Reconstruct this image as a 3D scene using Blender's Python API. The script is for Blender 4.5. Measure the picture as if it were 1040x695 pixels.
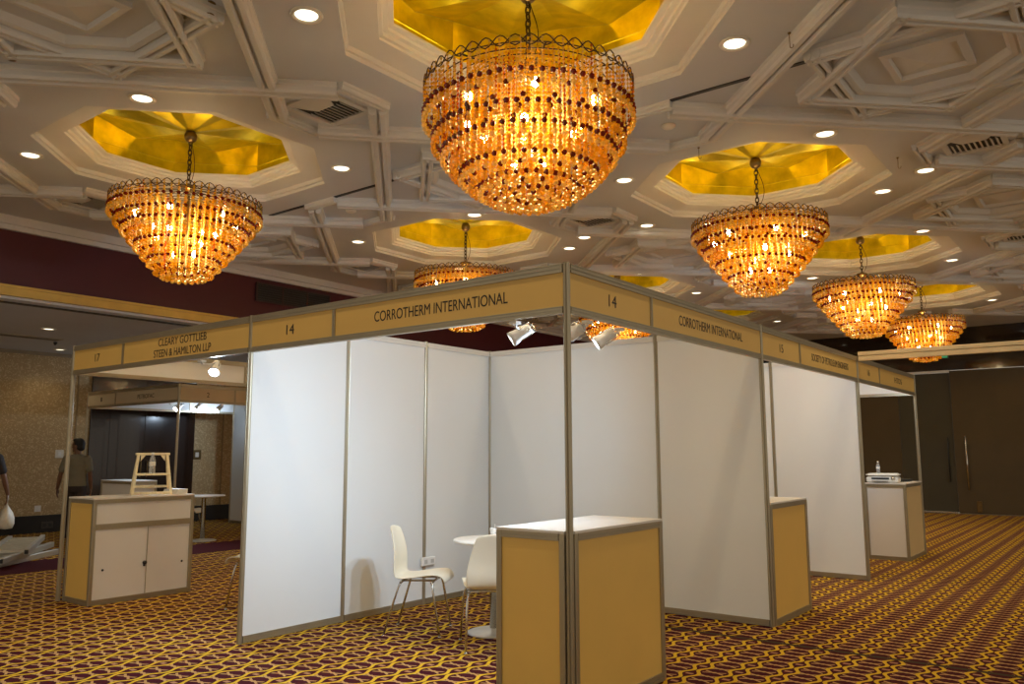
import bpy, bmesh, math, random
from mathutils import Vector, Matrix
random.seed(7)
PI = math.pi
for o in list(bpy.data.objects):
    bpy.data.objects.remove(o, do_unlink=True)
SC = bpy.context.scene
COL = SC.collection

# ------------------------------------------------------------------ camera, world, exposure
CAM = Vector((2.53605, -3.82309, 1.44165))
YAW, PITCH, ROLL, FOC = -0.654034608, 0.133063991, -0.00267351782, 827.2099
cyw, syw, cp, sp = math.cos(YAW), math.sin(YAW), math.cos(PITCH), math.sin(PITCH)
fw = Vector((syw*cp, cyw*cp, sp)); rt = Vector((cyw, -syw, 0)); up = rt.cross(fw)
rr = math.cos(ROLL)*rt + math.sin(ROLL)*up; uu = -math.sin(ROLL)*rt + math.cos(ROLL)*up
cd = bpy.data.cameras.new('camera'); cam = bpy.data.objects.new('camera', cd); COL.objects.link(cam)
M3 = Matrix((rr, uu, -fw)).transposed()
cam.matrix_world = Matrix.Translation(CAM) @ M3.to_4x4()
cd.sensor_fit = 'HORIZONTAL'; cd.sensor_width = 36; cd.lens = FOC/1040*36; cd.clip_end = 200; cd.clip_start = 0.05
SC.camera = cam

WORLD_COL, WORLD_STR = (1.0, 0.89, 0.72), 0.62
W = bpy.data.worlds.new('hall_ambience'); SC.world = W; W.use_nodes = True
W.node_tree.nodes['Background'].inputs[0].default_value = (*WORLD_COL, 1)
W.node_tree.nodes['Background'].inputs[1].default_value = WORLD_STR
SC.view_settings.view_transform = 'Standard'; SC.view_settings.look = 'None'
SC.view_settings.exposure = 0.0; SC.view_settings.gamma = 1; SC.view_settings.use_curve_mapping = False

CHAND_W, CHAND_C = 66, (1.0, 0.78, 0.38)
DOWN_W, DOWN_C = 38, (1.0, 0.80, 0.52)
SPOT_W, SPOT_C = 98, (0.63, 0.80, 1.0)
COVE_S = 9.0

# ------------------------------------------------------------------ materials
def nt(name):
    m = bpy.data.materials.new(name); m.use_nodes = True
    n = m.node_tree.nodes; l = m.node_tree.links
    return m, n, l, n['Principled BSDF']
def mat(name, col, rough=0.5, metal=0.0, var=0.06, scale=6.0, bump=0.0, bscale=60, coat=0.0, spec=0.5, stretch=None):
    m, n, l, b = nt(name)
    tc = n.new('ShaderNodeTexCoord'); no = n.new('ShaderNodeTexNoise'); no.inputs['Scale'].default_value = scale
    no.inputs['Detail'].default_value = 4
    src = tc.outputs['Object']
    if stretch:
        mp = n.new('ShaderNodeMapping'); mp.inputs['Scale'].default_value = stretch
        l.new(src, mp.inputs[0]); src = mp.outputs[0]
    l.new(src, no.inputs['Vector'])
    r = n.new('ShaderNodeValToRGB')
    r.color_ramp.elements[0].position = 0.3; r.color_ramp.elements[1].position = 0.7
    r.color_ramp.elements[0].color = (*[c*(1-var) for c in col], 1)
    r.color_ramp.elements[1].color = (*[min(1, c*(1+var)) for c in col], 1)
    l.new(no.outputs['Fac'], r.inputs[0]); l.new(r.outputs[0], b.inputs['Base Color'])
    b.inputs['Roughness'].default_value = rough; b.inputs['Metallic'].default_value = metal
    b.inputs['Coat Weight'].default_value = coat; b.inputs['Specular IOR Level'].default_value = spec
    if bump:
        n2 = n.new('ShaderNodeTexNoise'); n2.inputs['Scale'].default_value = bscale
        l.new(src, n2.inputs['Vector']); bp = n.new('ShaderNodeBump'); bp.inputs['Strength'].default_value = bump
        bp.inputs['Distance'].default_value = 0.01
        l.new(n2.outputs['Fac'], bp.inputs['Height']); l.new(bp.outputs[0], b.inputs['Normal'])
    return m
def emit(name, col, s, sample=True):
    m, n, l, b = nt(name)
    b.inputs['Base Color'].default_value = (*col, 1)
    b.inputs['Emission Color'].default_value = (*col, 1); b.inputs['Emission Strength'].default_value = s
    if not sample: m.cycles.emission_sampling = 'NONE'
    return m

def carpet_mat():
    m, n, l, b = nt('patterned_carpet')
    geo = n.new('ShaderNodeNewGeometry'); sep = n.new('ShaderNodeSeparateXYZ'); l.new(geo.outputs['Position'], sep.inputs[0])
    def mth(op, a, c=None, d=None):
        q = n.new('ShaderNodeMath'); q.operation = op
        for i, v in enumerate((a, c, d)):
            if v is None: continue
            if isinstance(v, (int, float)): q.inputs[i].default_value = v
            else: l.new(v, q.inputs[i])
        return q.outputs[0]
    X, Y = sep.outputs[0], sep.outputs[1]
    u = mth('MULTIPLY', X, 1/0.25); v = mth('MULTIPLY', Y, 1/0.215)
    fu = mth('SUBTRACT', mth('FRACT', mth('ADD', u, 0.22)), 0.5)       # column centre = ring column
    au = mth('ABSOLUTE', fu)
    # thick ring sides: |fu| = 0.17 + 0.05 cos(2 pi v)
    cv = mth('COSINE', mth('MULTIPLY', v, 2*PI))
    off = mth('MULTIPLY_ADD', cv, 0.085, 0.155)
    d1 = mth('ABSOLUTE', mth('SUBTRACT', au, off))
    thick = mth('LESS_THAN', d1, 0.056)
    # thin crossing zigzags
    def zig(sgn, ph):
        q = mth('ADD', mth('ADD', mth('MULTIPLY', v, 2.0), mth('MULTIPLY', au, sgn*1.15)), ph)
        f = mth('ABSOLUTE', mth('SUBTRACT', mth('FRACT', q), 0.5))
        return mth('LESS_THAN', f, 0.085)
    z1, z2 = zig(1, 0.0), zig(-1, 0.0)
    thin = mth('MULTIPLY', mth('MAXIMUM', z1, z2), mth('GREATER_THAN', au, 0.22))
    # ring core bar
    core = mth('MULTIPLY', mth('LESS_THAN', au, 0.09), mth('LESS_THAN', mth('ABSOLUTE', mth('SUBTRACT', mth('FRACT', v), 0.0)), 0.14))
    core2 = mth('MULTIPLY', mth('LESS_THAN', au, 0.10), mth('LESS_THAN', mth('ABSOLUTE', mth('SUBTRACT', mth('FRACT', mth('ADD', v, 0.5)), 0.5)), 0.075))
    no = n.new('ShaderNodeTexNoise'); no.inputs['Scale'].default_value = 90; no.inputs['Detail'].default_value = 3
    l.new(geo.outputs['Position'], no.inputs['Vector'])
    def mix(f, a, c):
        q = n.new('ShaderNodeMix'); q.data_type = 'RGBA'
        if isinstance(f, (int, float)): q.inputs[0].default_value = f
        else: l.new(f, q.inputs[0])
        for i, w in ((6, a), (7, c)):
            if isinstance(w, tuple): q.inputs[i].default_value = (*w, 1)
            else: l.new(w, q.inputs[i])
        return q.outputs[2]
    base = (0.075, 0.008, 0.014)
    c = mix(core2, base, (0.50, 0.25, 0.13))
    c = mix(thin, c, (0.60, 0.34, 0.13))
    c = mix(thick, c, (0.80, 0.50, 0.03))
    # plain wine border strip under the room divider and the dark floor seam
    bx = mth('MULTIPLY', mth('GREATER_THAN', X, -9.4), mth('LESS_THAN', X, -8.25))
    c = mix(bx, c, (0.075, 0.012, 0.016))
    sm = mth('MULTIPLY', mth('LESS_THAN', mth('ABSOLUTE', mth('SUBTRACT', Y, 2.47)), 0.028), mth('GREATER_THAN', X, -1.6))
    c = mix(sm, c, (0.075, 0.05, 0.025))
    c2 = n.new('ShaderNodeMix'); c2.data_type = 'RGBA'; c2.blend_type = 'MULTIPLY'; c2.inputs[0].default_value = 0.35
    l.new(c, c2.inputs[6]); l.new(no.outputs['Color'], c2.inputs[7])
    l.new(c2.outputs[2], b.inputs['Base Color']); b.inputs['Roughness'].default_value = 0.95
    b.inputs['Specular IOR Level'].default_value = 0.1
    bp = n.new('ShaderNodeBump'); bp.inputs['Strength'].default_value = 0.3; bp.inputs['Distance'].default_value = 0.004
    l.new(no.outputs['Fac'], bp.inputs['Height']); l.new(bp.outputs[0], b.inputs['Normal'])
    return m

def wallpaper_mat():
    m, n, l, b = nt('flecked_wallpaper')
    tc = n.new('ShaderNodeTexCoord'); vo = n.new('ShaderNodeTexVoronoi'); vo.inputs['Scale'].default_value = 26
    no = n.new('ShaderNodeTexNoise'); no.inputs['Scale'].default_value = 9; no.inputs['Detail'].default_value = 5
    l.new(tc.outputs['Object'], no.inputs['Vector'])
    mx = n.new('ShaderNodeMix'); mx.data_type = 'RGBA'; mx.blend_type = 'LINEAR_LIGHT'; mx.inputs[0].default_value = 0.12
    l.new(tc.outputs['Object'], mx.inputs[6]); l.new(no.outputs['Color'], mx.inputs[7]); l.new(mx.outputs[2], vo.inputs['Vector'])
    r = n.new('ShaderNodeValToRGB'); l.new(vo.outputs['Distance'], r.inputs[0])
    r.color_ramp.elements[0].position = 0.18; r.color_ramp.elements[0].color = (0.68, 0.53, 0.31, 1)
    r.color_ramp.elements[1].position = 0.48; r.color_ramp.elements[1].color = (0.44, 0.31, 0.15, 1)
    l.new(r.outputs[0], b.inputs['Base Color']); b.inputs['Roughness'].default_value = 0.8
    return m

def bead_mat(name, col, tcol, gl=0.18, tr=0.25, em=0.0):
    m, n, l, b = nt(name)
    n.remove(b)
    out = n['Material Output']
    di = n.new('ShaderNodeBsdfDiffuse'); di.inputs[0].default_value = (*col, 1)
    tl = n.new('ShaderNodeBsdfTranslucent'); tl.inputs[0].default_value = (*tcol, 1)
    g = n.new('ShaderNodeBsdfGlossy'); g.inputs[0].default_value = (1, 0.9, 0.75, 1); g.inputs['Roughness'].default_value = 0.12
    t = n.new('ShaderNodeBsdfTransparent'); t.inputs[0].default_value = (*tcol, 1)
    m1 = n.new('ShaderNodeMixShader'); m1.inputs[0].default_value = 0.6; l.new(di.outputs[0], m1.inputs[1]); l.new(tl.outputs[0], m1.inputs[2])
    m2 = n.new('ShaderNodeMixShader'); m2.inputs[0].default_value = gl; l.new(m1.outputs[0], m2.inputs[1]); l.new(g.outputs[0], m2.inputs[2])
    m3 = n.new('ShaderNodeMixShader'); m3.inputs[0].default_value = tr; l.new(m2.outputs[0], m3.inputs[1]); l.new(t.outputs[0], m3.inputs[2])
    l.new(m3.outputs[0], out.inputs[0])
    return m

M = {}
M['carpet'] = carpet_mat()
M['wallpaper'] = wallpaper_mat()
M['plaster'] = mat('ceiling_paint', (0.60, 0.615, 0.635), 0.6, var=0.03, scale=1.2)
M['moulding'] = mat('moulding_paint', (0.67, 0.655, 0.62), 0.5, var=0.04, scale=2)
M['gold'] = mat('gold_leaf', (0.60, 0.46, 0.012), 0.33, 0.80, var=0.22, scale=7, bump=0.12, bscale=14)
M['maroon'] = mat('maroon_wall_paint', (0.075, 0.005, 0.012), 0.5, var=0.05, scale=3)
M['giltrim'] = mat('gilt_trim', (0.62, 0.42, 0.10), 0.4, 0.3, var=0.08)
M['black'] = mat('black_paint', (0.012, 0.011, 0.011), 0.45, var=0.1)
M['darkwood'] = mat('dark_lacquered_wood', (0.022, 0.010, 0.007), 0.16, var=0.3, scale=3, stretch=(1, 6, 0.6), coat=0.3)
M['darkgloss'] = mat('dark_gloss_soffit', (0.020, 0.010, 0.005), 0.10, var=0.2, scale=2, coat=0.4)
M['brownpanel'] = mat('brown_partition_fabric', (0.085, 0.058, 0.024), 0.65, var=0.06, scale=2)
M['greypanel'] = mat('grey_partition_fabric', (0.060, 0.052, 0.030), 0.6, var=0.06, scale=2)
M['alu'] = mat('anodised_aluminium', (0.41, 0.355, 0.25), 0.38, 0.70, var=0.05, scale=4, stretch=(1, 1, 0.2))
M['alu_bright'] = mat('mill_finish_aluminium', (0.66, 0.63, 0.54), 0.35, 0.7, var=0.05)
M['whiterail'] = mat('white_powder_coat', (0.74, 0.72, 0.66), 0.4, var=0.03)
M['alu_shadow'] = mat('aluminium_groove', (0.10, 0.08, 0.05), 0.5, 0.6, var=0.05)
M['white'] = mat('white_laminate', (0.77, 0.79, 0.78), 0.24, var=0.015, scale=1.2, coat=0.15)
M['board'] = mat('warm_lit_fascia_board', (0.72, 0.465, 0.125), 0.42, var=0.03, scale=2)  # white boards with the warm hall light put into the colour
M['paleboard'] = mat('warm_lit_pale_panel', (0.74, 0.56, 0.28), 0.42, var=0.03, scale=2)  # white panel, a paler share of warm light painted into its colour
M['dimlit_board'] = mat('dim_lit_fascia_board', (0.58, 0.47, 0.30), 0.45, var=0.03, scale=2)  # same boards, the weaker light at the rear booth put into the colour
M['counterpanel'] = mat('warm_lit_counter_panel', (0.84, 0.55, 0.14), 0.40, var=0.03, scale=2)  # white laminate, warm light on the aisle sides put into the colour
M['cntwhite'] = mat('white_counter_laminate', (0.78, 0.74, 0.68), 0.35, var=0.02, scale=2)
M['letter'] = mat('black_lettering', (0.018, 0.010, 0.008), 0.5, var=0.05)
M['chairwhite'] = mat('white_chair_plastic', (0.82, 0.76, 0.60), 0.3, var=0.02, scale=3)
M['chrome'] = mat('chrome_tube', (0.62, 0.60, 0.55), 0.22, 0.95, var=0.03)
M['brass'] = mat('aged_brass', (0.20, 0.13, 0.05), 0.3, 0.9, var=0.15, scale=20)
M['wire'] = mat('dark_bronze_wire', (0.07, 0.045, 0.025), 0.4, 0.8, var=0.1)
M['whiteplastic'] = mat('white_plastic', (0.85, 0.84, 0.80), 0.35, var=0.02)
M['blackplastic'] = mat('black_plastic', (0.02, 0.02, 0.02), 0.4, var=0.05)
M['wood'] = mat('pale_pine_wood', (0.93, 0.80, 0.52), 0.45, var=0.12, scale=8, stretch=(6, 6, 1))
M['skin'] = mat('brown_skin', (0.20, 0.095, 0.05), 0.5, var=0.08, scale=10)
M['hair'] = mat('black_hair', (0.012, 0.010, 0.009), 0.6, var=0.2, scale=40)
M['shirt'] = mat('grey_olive_cotton', (0.23, 0.20, 0.13), 0.85, var=0.08, scale=8, bump=0.3, bscale=12)
M['darkshirt'] = mat('dark_shirt_cotton', (0.035, 0.03, 0.03), 0.85, var=0.08, scale=8)
M['trouser'] = mat('dark_trouser_cloth', (0.045, 0.03, 0.022), 0.85, var=0.1, scale=8)
M['shoe'] = mat('black_shoe_leather', (0.02, 0.018, 0.016), 0.4, var=0.1)
M['bag'] = mat('thin_white_plastic_film', (0.80, 0.74, 0.62), 0.4, var=0.1, scale=14, bump=0.5, bscale=18)
M['amber'] = bead_mat('amber_glass_bead', (0.52, 0.33, 0.015), (0.95, 0.60, 0.05), gl=0.14)
M['clear'] = bead_mat('honey_glass_bead', (0.76, 0.56, 0.13), (1.0, 0.78, 0.24), gl=0.28)
M['redamber'] = bead_mat('red_amber_glass_bead', (0.34, 0.09, 0.012), (0.70, 0.22, 0.03), gl=0.14)
M['rubybead'] = bead_mat('dark_red_glass_bead', (0.10, 0.006, 0.010), (0.26, 0.012, 0.014), gl=0.10, tr=0.05)
M['bulb'] = emit('warm_bulb', (1.0, 0.86, 0.55), 40, sample=False)
M['lens'] = emit('downlight_lens', (1.0, 0.90, 0.66), 3.2, sample=False)
M['lensring'] = mat('downlight_ring', (0.78, 0.74, 0.64), 0.35, var=0.02)
M['spotface'] = emit('cool_white_lamp_face', (0.90, 0.96, 1.0), 30, sample=False)
M['covestrip'] = {k: emit('cove_strip_' + k, (1.0, 0.87, 0.40), s) for k, s in
                  (('bright', COVE_S), ('mid', COVE_S*0.5), ('low', COVE_S*0.22))}
M['greenlit'] = emit('green_exit_panel', (0.08, 0.6, 0.3), 0.25, sample=False)
M['switch'] = mat('gold_switch_plate', (0.16, 0.11, 0.04), 0.35, 0.6)
mc = bpy.data.materials.new('clear_bottle_plastic'); mc.use_nodes = True
b_ = mc.node_tree.nodes['Principled BSDF']; b_.inputs['Base Color'].default_value = (0.9, 0.94, 0.96, 1)
b_.inputs['Roughness'].default_value = 0.08; b_.inputs['Transmission Weight'].default_value = 0.75; b_.inputs['IOR'].default_value = 1.2
M['bottle'] = mc

# ------------------------------------------------------------------ mesh helpers
class MB:
    def __init__(s): s.v = []; s.f = []; s.sm = []
    def add(s, vs, fs, smooth=False):
        k = len(s.v); s.v += [tuple(p) for p in vs]
        for q in fs: s.f.append(tuple(i+k for i in q)); s.sm.append(smooth)
    def box(s, x0, x1, y0, y1, z0, z1):
        s.add([(x0,y0,z0),(x1,y0,z0),(x1,y1,z0),(x0,y1,z0),(x0,y0,z1),(x1,y0,z1),(x1,y1,z1),(x0,y1,z1)],
              [(3,2,1,0),(4,5,6,7),(0,1,5,4),(1,2,6,5),(2,3,7,6),(3,0,4,7)]); return s
    def rbox(s, x0, x1, y0, y1, z0, z1, r=0.003):
        # chamfered vertical + top edges
        def ring(z, i): return [(x0+i+r,y0+i,z),(x1-i-r,y0+i,z),(x1-i,y0+i+r,z),(x1-i,y1-i-r,z),(x1-i-r,y1-i,z),(x0+i+r,y1-i,z),(x0+i,y1-i-r,z),(x0+i,y0+i+r,z)]
        rs = [ring(z0, r), ring(z0+r, 0), ring(z1-r, 0), ring(z1, r)]
        vs = sum(rs, []); fs = []
        for k in range(3):
            for i in range(8): fs.append((k*8+i, k*8+(i+1) % 8, (k+1)*8+(i+1) % 8, (k+1)*8+i))
        fs.append(tuple(range(7, -1, -1))); fs.append(tuple(range(24, 32)))
        s.add(vs, fs); return s
    def prism(s, poly, z0, z1, T=None):
        n = len(poly); vs = [(x, y, z0) for x, y in poly] + [(x, y, z1) for x, y in poly]
        if T: vs = [T(v) for v in vs]
        s.add(vs, [tuple(range(n-1, -1, -1)), tuple(range(n, 2*n))] + [(i, (i+1) % n, n+(i+1) % n, n+i) for i in range(n)]); return s
    def lathe(s, prof, n=24, c=(0,0,0), smooth=True, caps=True):
        vs = []; fs = []
        for r, z in prof:
            for i in range(n):
                a = 2*PI*i/n; vs.append((c[0]+r*math.cos(a), c[1]+r*math.sin(a), c[2]+z))
        for k in range(len(prof)-1):
            for i in range(n): fs.append((k*n+i, k*n+(i+1) % n, (k+1)*n+(i+1) % n, (k+1)*n+i))
        s.add(vs, fs, smooth)
        if caps:
            k = len(s.v)-len(vs)
            if prof[0][0] > 1e-4: s.f.append(tuple(k+i for i in range(n-1, -1, -1))); s.sm.append(False)
            if prof[-1][0] > 1e-4: s.f.append(tuple(k+(len(prof)-1)*n+i for i in range(n))); s.sm.append(False)
        return s
    def tube(s, path, r, n=8, closed=False, smooth=True):
        P = [Vector(p) for p in path]; N = len(P); R = r if isinstance(r, (list, tuple)) else [r]*N
        vs = []; prev = None
        for i in range(N):
            a = P[i-1] if (i > 0 or closed) else P[i]; b = P[(i+1) % N] if (i < N-1 or closed) else P[i]
            d = (b-a).normalized()
            if prev is None: x = d.orthogonal().normalized()
            else:
                x = prev - d*prev.dot(d)
                x = x.normalized() if x.length > 1e-6 else d.orthogonal().normalized()
            prev = x; y = d.cross(x)
            for k in range(n):
                t = 2*PI*k/n; vs.append(P[i]+(x*math.cos(t)+y*math.sin(t))*R[i])
        fs = []
        for i in range(N if closed else N-1):
            j = (i+1) % N
            for k in range(n): fs.append((i*n+k, i*n+(k+1) % n, j*n+(k+1) % n, j*n+k))
        if not closed: fs += [tuple(range(n-1, -1, -1)), tuple(range((N-1)*n, N*n))]
        s.add(vs, fs, smooth); return s
    def ball(s, c, r, n=12, m=8, sc=(1,1,1), smooth=True):
        vs = [(c[0], c[1], c[2]-r*sc[2])]; fs = []
        for j in range(1, m):
            t = -PI/2+PI*j/m
            for i in range(n):
                a = 2*PI*i/n; vs.append((c[0]+r*sc[0]*math.cos(t)*math.cos(a), c[1]+r*sc[1]*math.cos(t)*math.sin(a), c[2]+r*sc[2]*math.sin(t)))
        vs.append((c[0], c[1], c[2]+r*sc[2])); L = len(vs)-1
        for i in range(n):
            fs.append((0, 1+(i+1) % n, 1+i)); fs.append((L, L-n+i, L-n+(i+1) % n))
        for j in range(m-2):
            for i in range(n): fs.append((1+j*n+i, 1+j*n+(i+1) % n, 1+(j+1)*n+(i+1) % n, 1+(j+1)*n+i))
        s.add(vs, fs, smooth); return s
    def bar(s, p, q, w, h, z, ends=True):
        # ceiling moulding: double bead profile hanging h below z from p to q (2D)
        p, q = Vector(p), Vector(q); d = (q-p).normalized(); nrm = Vector((-d.y, d.x))
        pr = [(-.5,0),(-.5,.35),(-.42,.45),(-.42,.8),(-.34,1),(-.14,1),(-.06,.8),(-.06,.5),(.06,.5),(.06,.8),(.14,1),(.34,1),(.42,.8),(.42,.45),(.5,.35),(.5,0)]
        vs = []
        for e in (p, q):
            for t, g in pr:
                c = e+nrm*t*w; vs.append((c.x, c.y, z-g*h))
        n = len(pr); fs = [(i, n+i, n+i+1, i+1) for i in range(n-1)]
        fs += [tuple(range(n)), tuple(range(2*n-1, n-1, -1))]
        s.add(vs, fs); return s
    def build(s, name, m, parent=None, loc=None, rot=None, mods=None, bevel=0):
        me = bpy.data.meshes.new(name); me.from_pydata(s.v, [], s.f); me.polygons.foreach_set('use_smooth', s.sm)
        me.materials.append(m); me.update()
        o = bpy.data.objects.new(name, me); COL.objects.link(o)
        if parent: o.parent = parent
        if loc: o.location = loc
        if rot: o.rotation_euler = rot
        if bevel:
            bv = o.modifiers.new('bevel', 'BEVEL'); bv.width = bevel; bv.segments = 2; bv.limit_method = 'ANGLE'
        return o
def fixn(o):
    bm = bmesh.new(); bm.from_mesh(o.data); bmesh.ops.recalc_face_normals(bm, faces=bm.faces); bm.to_mesh(o.data); bm.free(); return o
def empty(name, loc=(0,0,0), rz=0):
    o = bpy.data.objects.new(name, None); COL.objects.link(o); o.location = loc; o.rotation_euler = (0,0,rz); o.empty_display_size = 0.1
    return o
def tag(o, label, cat, group=None):
    o['label'] = label; o['category'] = cat
    if group: o['group'] = group
    return o
def struct(o): o['kind'] = 'structure'; return o
def light(name, kind, energy, col, parent, loc, size=0.05, rot=None, angle=None, blend=0.6):
    L = bpy.data.lights.new(name, kind); L.energy = energy; L.color = col
    L.shadow_soft_size = size
    if kind == 'SPOT': L.spot_size = angle; L.spot_blend = blend
    o = bpy.data.objects.new(name, L); COL.objects.link(o); o.parent = parent; o.location = loc
    if rot is not None: o.rotation_euler = rot
    return o
def copy_tree(o, parent=None):
    c = o.copy(); COL.objects.link(c)
    if parent: c.parent = parent
    for ch in list(o.children): copy_tree(ch, c)
    return c

# ------------------------------------------------------------------ room shell
HC = 4.25
SOFX = -8.06; LOWZ = 3.27; WLX = -13.4; RY = 17.3
Xn = [0.52-2.05*i for i in range(4)]; Yn = [-0.70+2.06*j for j in range(9)]
DX, DY, PX, PY = [-4.605, -0.505, 3.595], [-3.79, 0.33, 4.45, 8.57, 12.69], 2.05, 2.06
fl = MB(); fl.add([(-13.6,-8,0),(8,-8,0),(8,17.5,0),(-13.6,17.5,0)], [(0,1,2,3)])
struct(fl.build('floor', M['carpet']))
R1, R2, R3 = 1.24, 0.985, 0.90
T8 = math.tan(PI/8)
def octo(r, cx=0, cy=0): # vertices, first on +x side lower
    t = r*T8
    return [(cx+x, cy+y) for x, y in ((r,-t),(r,t),(t,r),(-t,r),(-r,t),(-r,-t),(-t,-r),(t,-r))]
HOLES = [(x, y) for x in DX[:2] for y in DY[1:]]
ce = MB()
for x in DX:
    for y in DY:
        if (x, y) not in HOLES:
            ce.add([(x-PX,y-PY,HC),(x+PX,y-PY,HC),(x+PX,y+PY,HC),(x-PX,y+PY,HC)], [(3,2,1,0)]); continue
        o8 = [(a, b, HC) for a, b in octo(R1, x, y)]; t = R1*T8
        sq = [(x+PX,y-t,HC),(x+PX,y+t,HC),(x+t,y+PY,HC),(x-t,y+PY,HC),(x-PX,y+t,HC),(x-PX,y-t,HC),(x-t,y-PY,HC),(x+t,y-PY,HC)]
        co = [(x+PX,y+PY,HC),(x-PX,y+PY,HC),(x-PX,y-PY,HC),(x+PX,y-PY,HC)]
        fs = []
        for k in range(4):
            a, b = 2*k, 2*k+1
            fs.append((b, a, 8+a, 8+b))
            nx = (2*k+2) % 8
            fs.append((nx, b, 8+b, 16+k, 8+nx))
        ce.add(o8+sq+co, [q[::-1] for q in fs])
xa, xb, ya, yb = DX[0]-PX, DX[2]+PX, DY[0]-PY, DY[4]+PY
ce.add([(SOFX,ya,HC),(xa,ya,HC),(xa,RY,HC),(SOFX,RY,HC)], [(3,2,1,0)])
ce.add([(xa,yb,HC),(xb,yb,HC),(xb,RY,HC),(xa,RY,HC)], [(3,2,1,0)])
struct(fixn(ce.build('ceiling', M['plaster'])))
# lower ceiling beside the left wall, with the divider track slot
lc = MB().box(WLX, SOFX-0.05, -8, 17.5, LOWZ, LOWZ+0.12)
struct(lc.build('ceiling_lower', M['plaster']))
st = MB().box(SOFX-0.34, SOFX-0.25, -8, 17.5, LOWZ-0.012, LOWZ+0.01)
struct(st.build('trim_1', M['black']))
so = MB().box(SOFX-0.14, SOFX, -8, 17.5, LOWZ+0.155, HC+0.05)
struct(so.build('wall_soffit_left', M['maroon']))
g = MB().box(SOFX-0.16, SOFX+0.03, -8, 17.5, LOWZ+0.03, LOWZ+0.16); g.box(SOFX-0.16, SOFX+0.05, -8, 17.5, LOWZ+0.125, LOWZ+0.155)
struct(g.build('trim_2', M['giltrim']))
crown = MB().box(SOFX, SOFX+0.10, -8, RY, HC-0.10, HC+0.02); crown.box(SOFX, SOFX+0.05, -8, RY, HC-0.16, HC-0.10)
struct(crown.build('trim_3', M['moulding']))
wl = MB().box(WLX-0.15, WLX, -8, 17.5, 0, LOWZ+0.1)
struct(wl.build('wall_left', M['wallpaper']))
sm = MB()
for y in (-1.1, 0.35, 1.95, 3.42, 6.55, 8.2): sm.box(WLX, WLX+0.012, y-0.012, y+0.012, 0.3, LOWZ-0.06)
struct(sm.build('trim_4', mat('wallpaper_seam_strip', (0.30, 0.21, 0.10), 0.7)))
cr = MB().box(WLX, WLX+0.05, -8, 3.66, LOWZ-0.06, LOWZ); cr.box(WLX, WLX+0.05, 5.86, 17.3, LOWZ-0.06, LOWZ)
struct(cr.build('trim_5', mat('wall_cornice_paint', (0.30, 0.23, 0.14), 0.6)))
bb = MB().rbox(WLX, WLX+0.03, -8, 3.66, 0, 0.31, 0.006); bb.rbox(WLX, WLX+0.03, 5.86, 17.3, 0, 0.31, 0.006)
struct(bb.build('baseboard_left', M['black']))
# dark lacquered double door in the left wall
d1 = struct(empty('door_1', (WLX, 4.76, 0)))
MB().rbox(0, 0.05, -1.09, -0.72, 0, LOWZ-0.01, 0.004).build('side_panel', M['darkwood'], d1)
MB().rbox(0, 0.05, 0.72, 1.09, 0, LOWZ-0.01, 0.004).build('side_panel', M['darkwood'], d1)
MB().rbox(0.005, 0.04, -0.715, -0.004, 0, LOWZ-0.02, 0.004).build('door_leaf', M['darkwood'], d1)
MB().rbox(0.005, 0.04, 0.004, 0.715, 0, LOWZ-0.02, 0.004).build('door_leaf', M['darkwood'], d1)
for sy in (-0.07, 0.07):
    MB().tube([(0.05,sy,0.95),(0.085,sy,0.97),(0.085,sy,1.25),(0.05,sy,1.27)], 0.01, 8).build('door_handle', M['brass'], d1)
# right end: dark operable partition with a double door and glossy soffit above
sr = MB().box(SOFX, 8, RY, RY+0.25, 3.27, HC+0.05)
struct(sr.build('wall_soffit_right', M['darkgloss']))
wr = MB()
for x0 in (-8.0, -6.8, -5.6, -4.4, -3.2): wr.rbox(x0, x0+1.19, RY+0.02, RY+0.12, 0.02, 3.26, 0.004)
wr.rbox(0.62, 1.80, RY-0.02, RY+0.1, 0.02, 3.26, 0.004); wr.rbox(1.81, 3.0, RY-0.02, RY+0.1, 0.02, 3.26, 0.004); wr.rbox(3.01, 8, RY-0.02, RY+0.1, 0.02, 3.26, 0.004)
struct(wr.build('wall_right', M['brownpanel']))
d2 = struct(empty('door_2', (-0.88, RY, 0)))
MB().rbox(-1.12, -0.006, 0.02, 0.09, 0.03, 3.22, 0.004).build('door_leaf', M['greypanel'], d2)
MB().rbox(0.006, 1.49, -0.02, 0.07, 0.02, 3.26, 0.004).build('door_leaf', M['brownpanel'], d2)
h1 = MB(); h1.tube([(0.25,-0.10,0.54),(0.25,-0.10,1.75)], 0.022, 10)
for z in (0.66, 1.63): h1.tube([(0.25,-0.015,z),(0.25,-0.10,z)], 0.012, 8)
h1.build('door_handle', M['chrome'], d2)
h2 = MB(); h2.tube([(-0.12,-0.04,0.70),(-0.12,-0.04,1.72)], 0.014, 10)
for z in (0.8, 1.62): h2.tube([(-0.12,0.025,z),(-0.12,-0.04,z)], 0.009, 8)
h2.build('door_handle', M['blackplastic'], d2)
MB().rbox(-1.1, -0.01, -0.03, 0.02, 0.0, 0.045, 0.004).build('threshold', M['chrome'], d2)
MB().rbox(-1.1, 0.0, -0.04, 0.05, 3.225, 3.275, 0.004).build('head_rail', M['whiteplastic'], d2)
fb = MB().rbox(0.38, 0.48, -0.05, -0.02, 0.05, 0.30, 0.006); fb.build('floor_bolt', M['brass'], d2)
tb = MB().box(SOFX, 8, RY-0.04, RY+0.02, 0.0, 0.018); struct(tb.build('trim_6', mat('floor_track', (0.25, 0.2, 0.13), 0.4, 0.6)))

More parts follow.
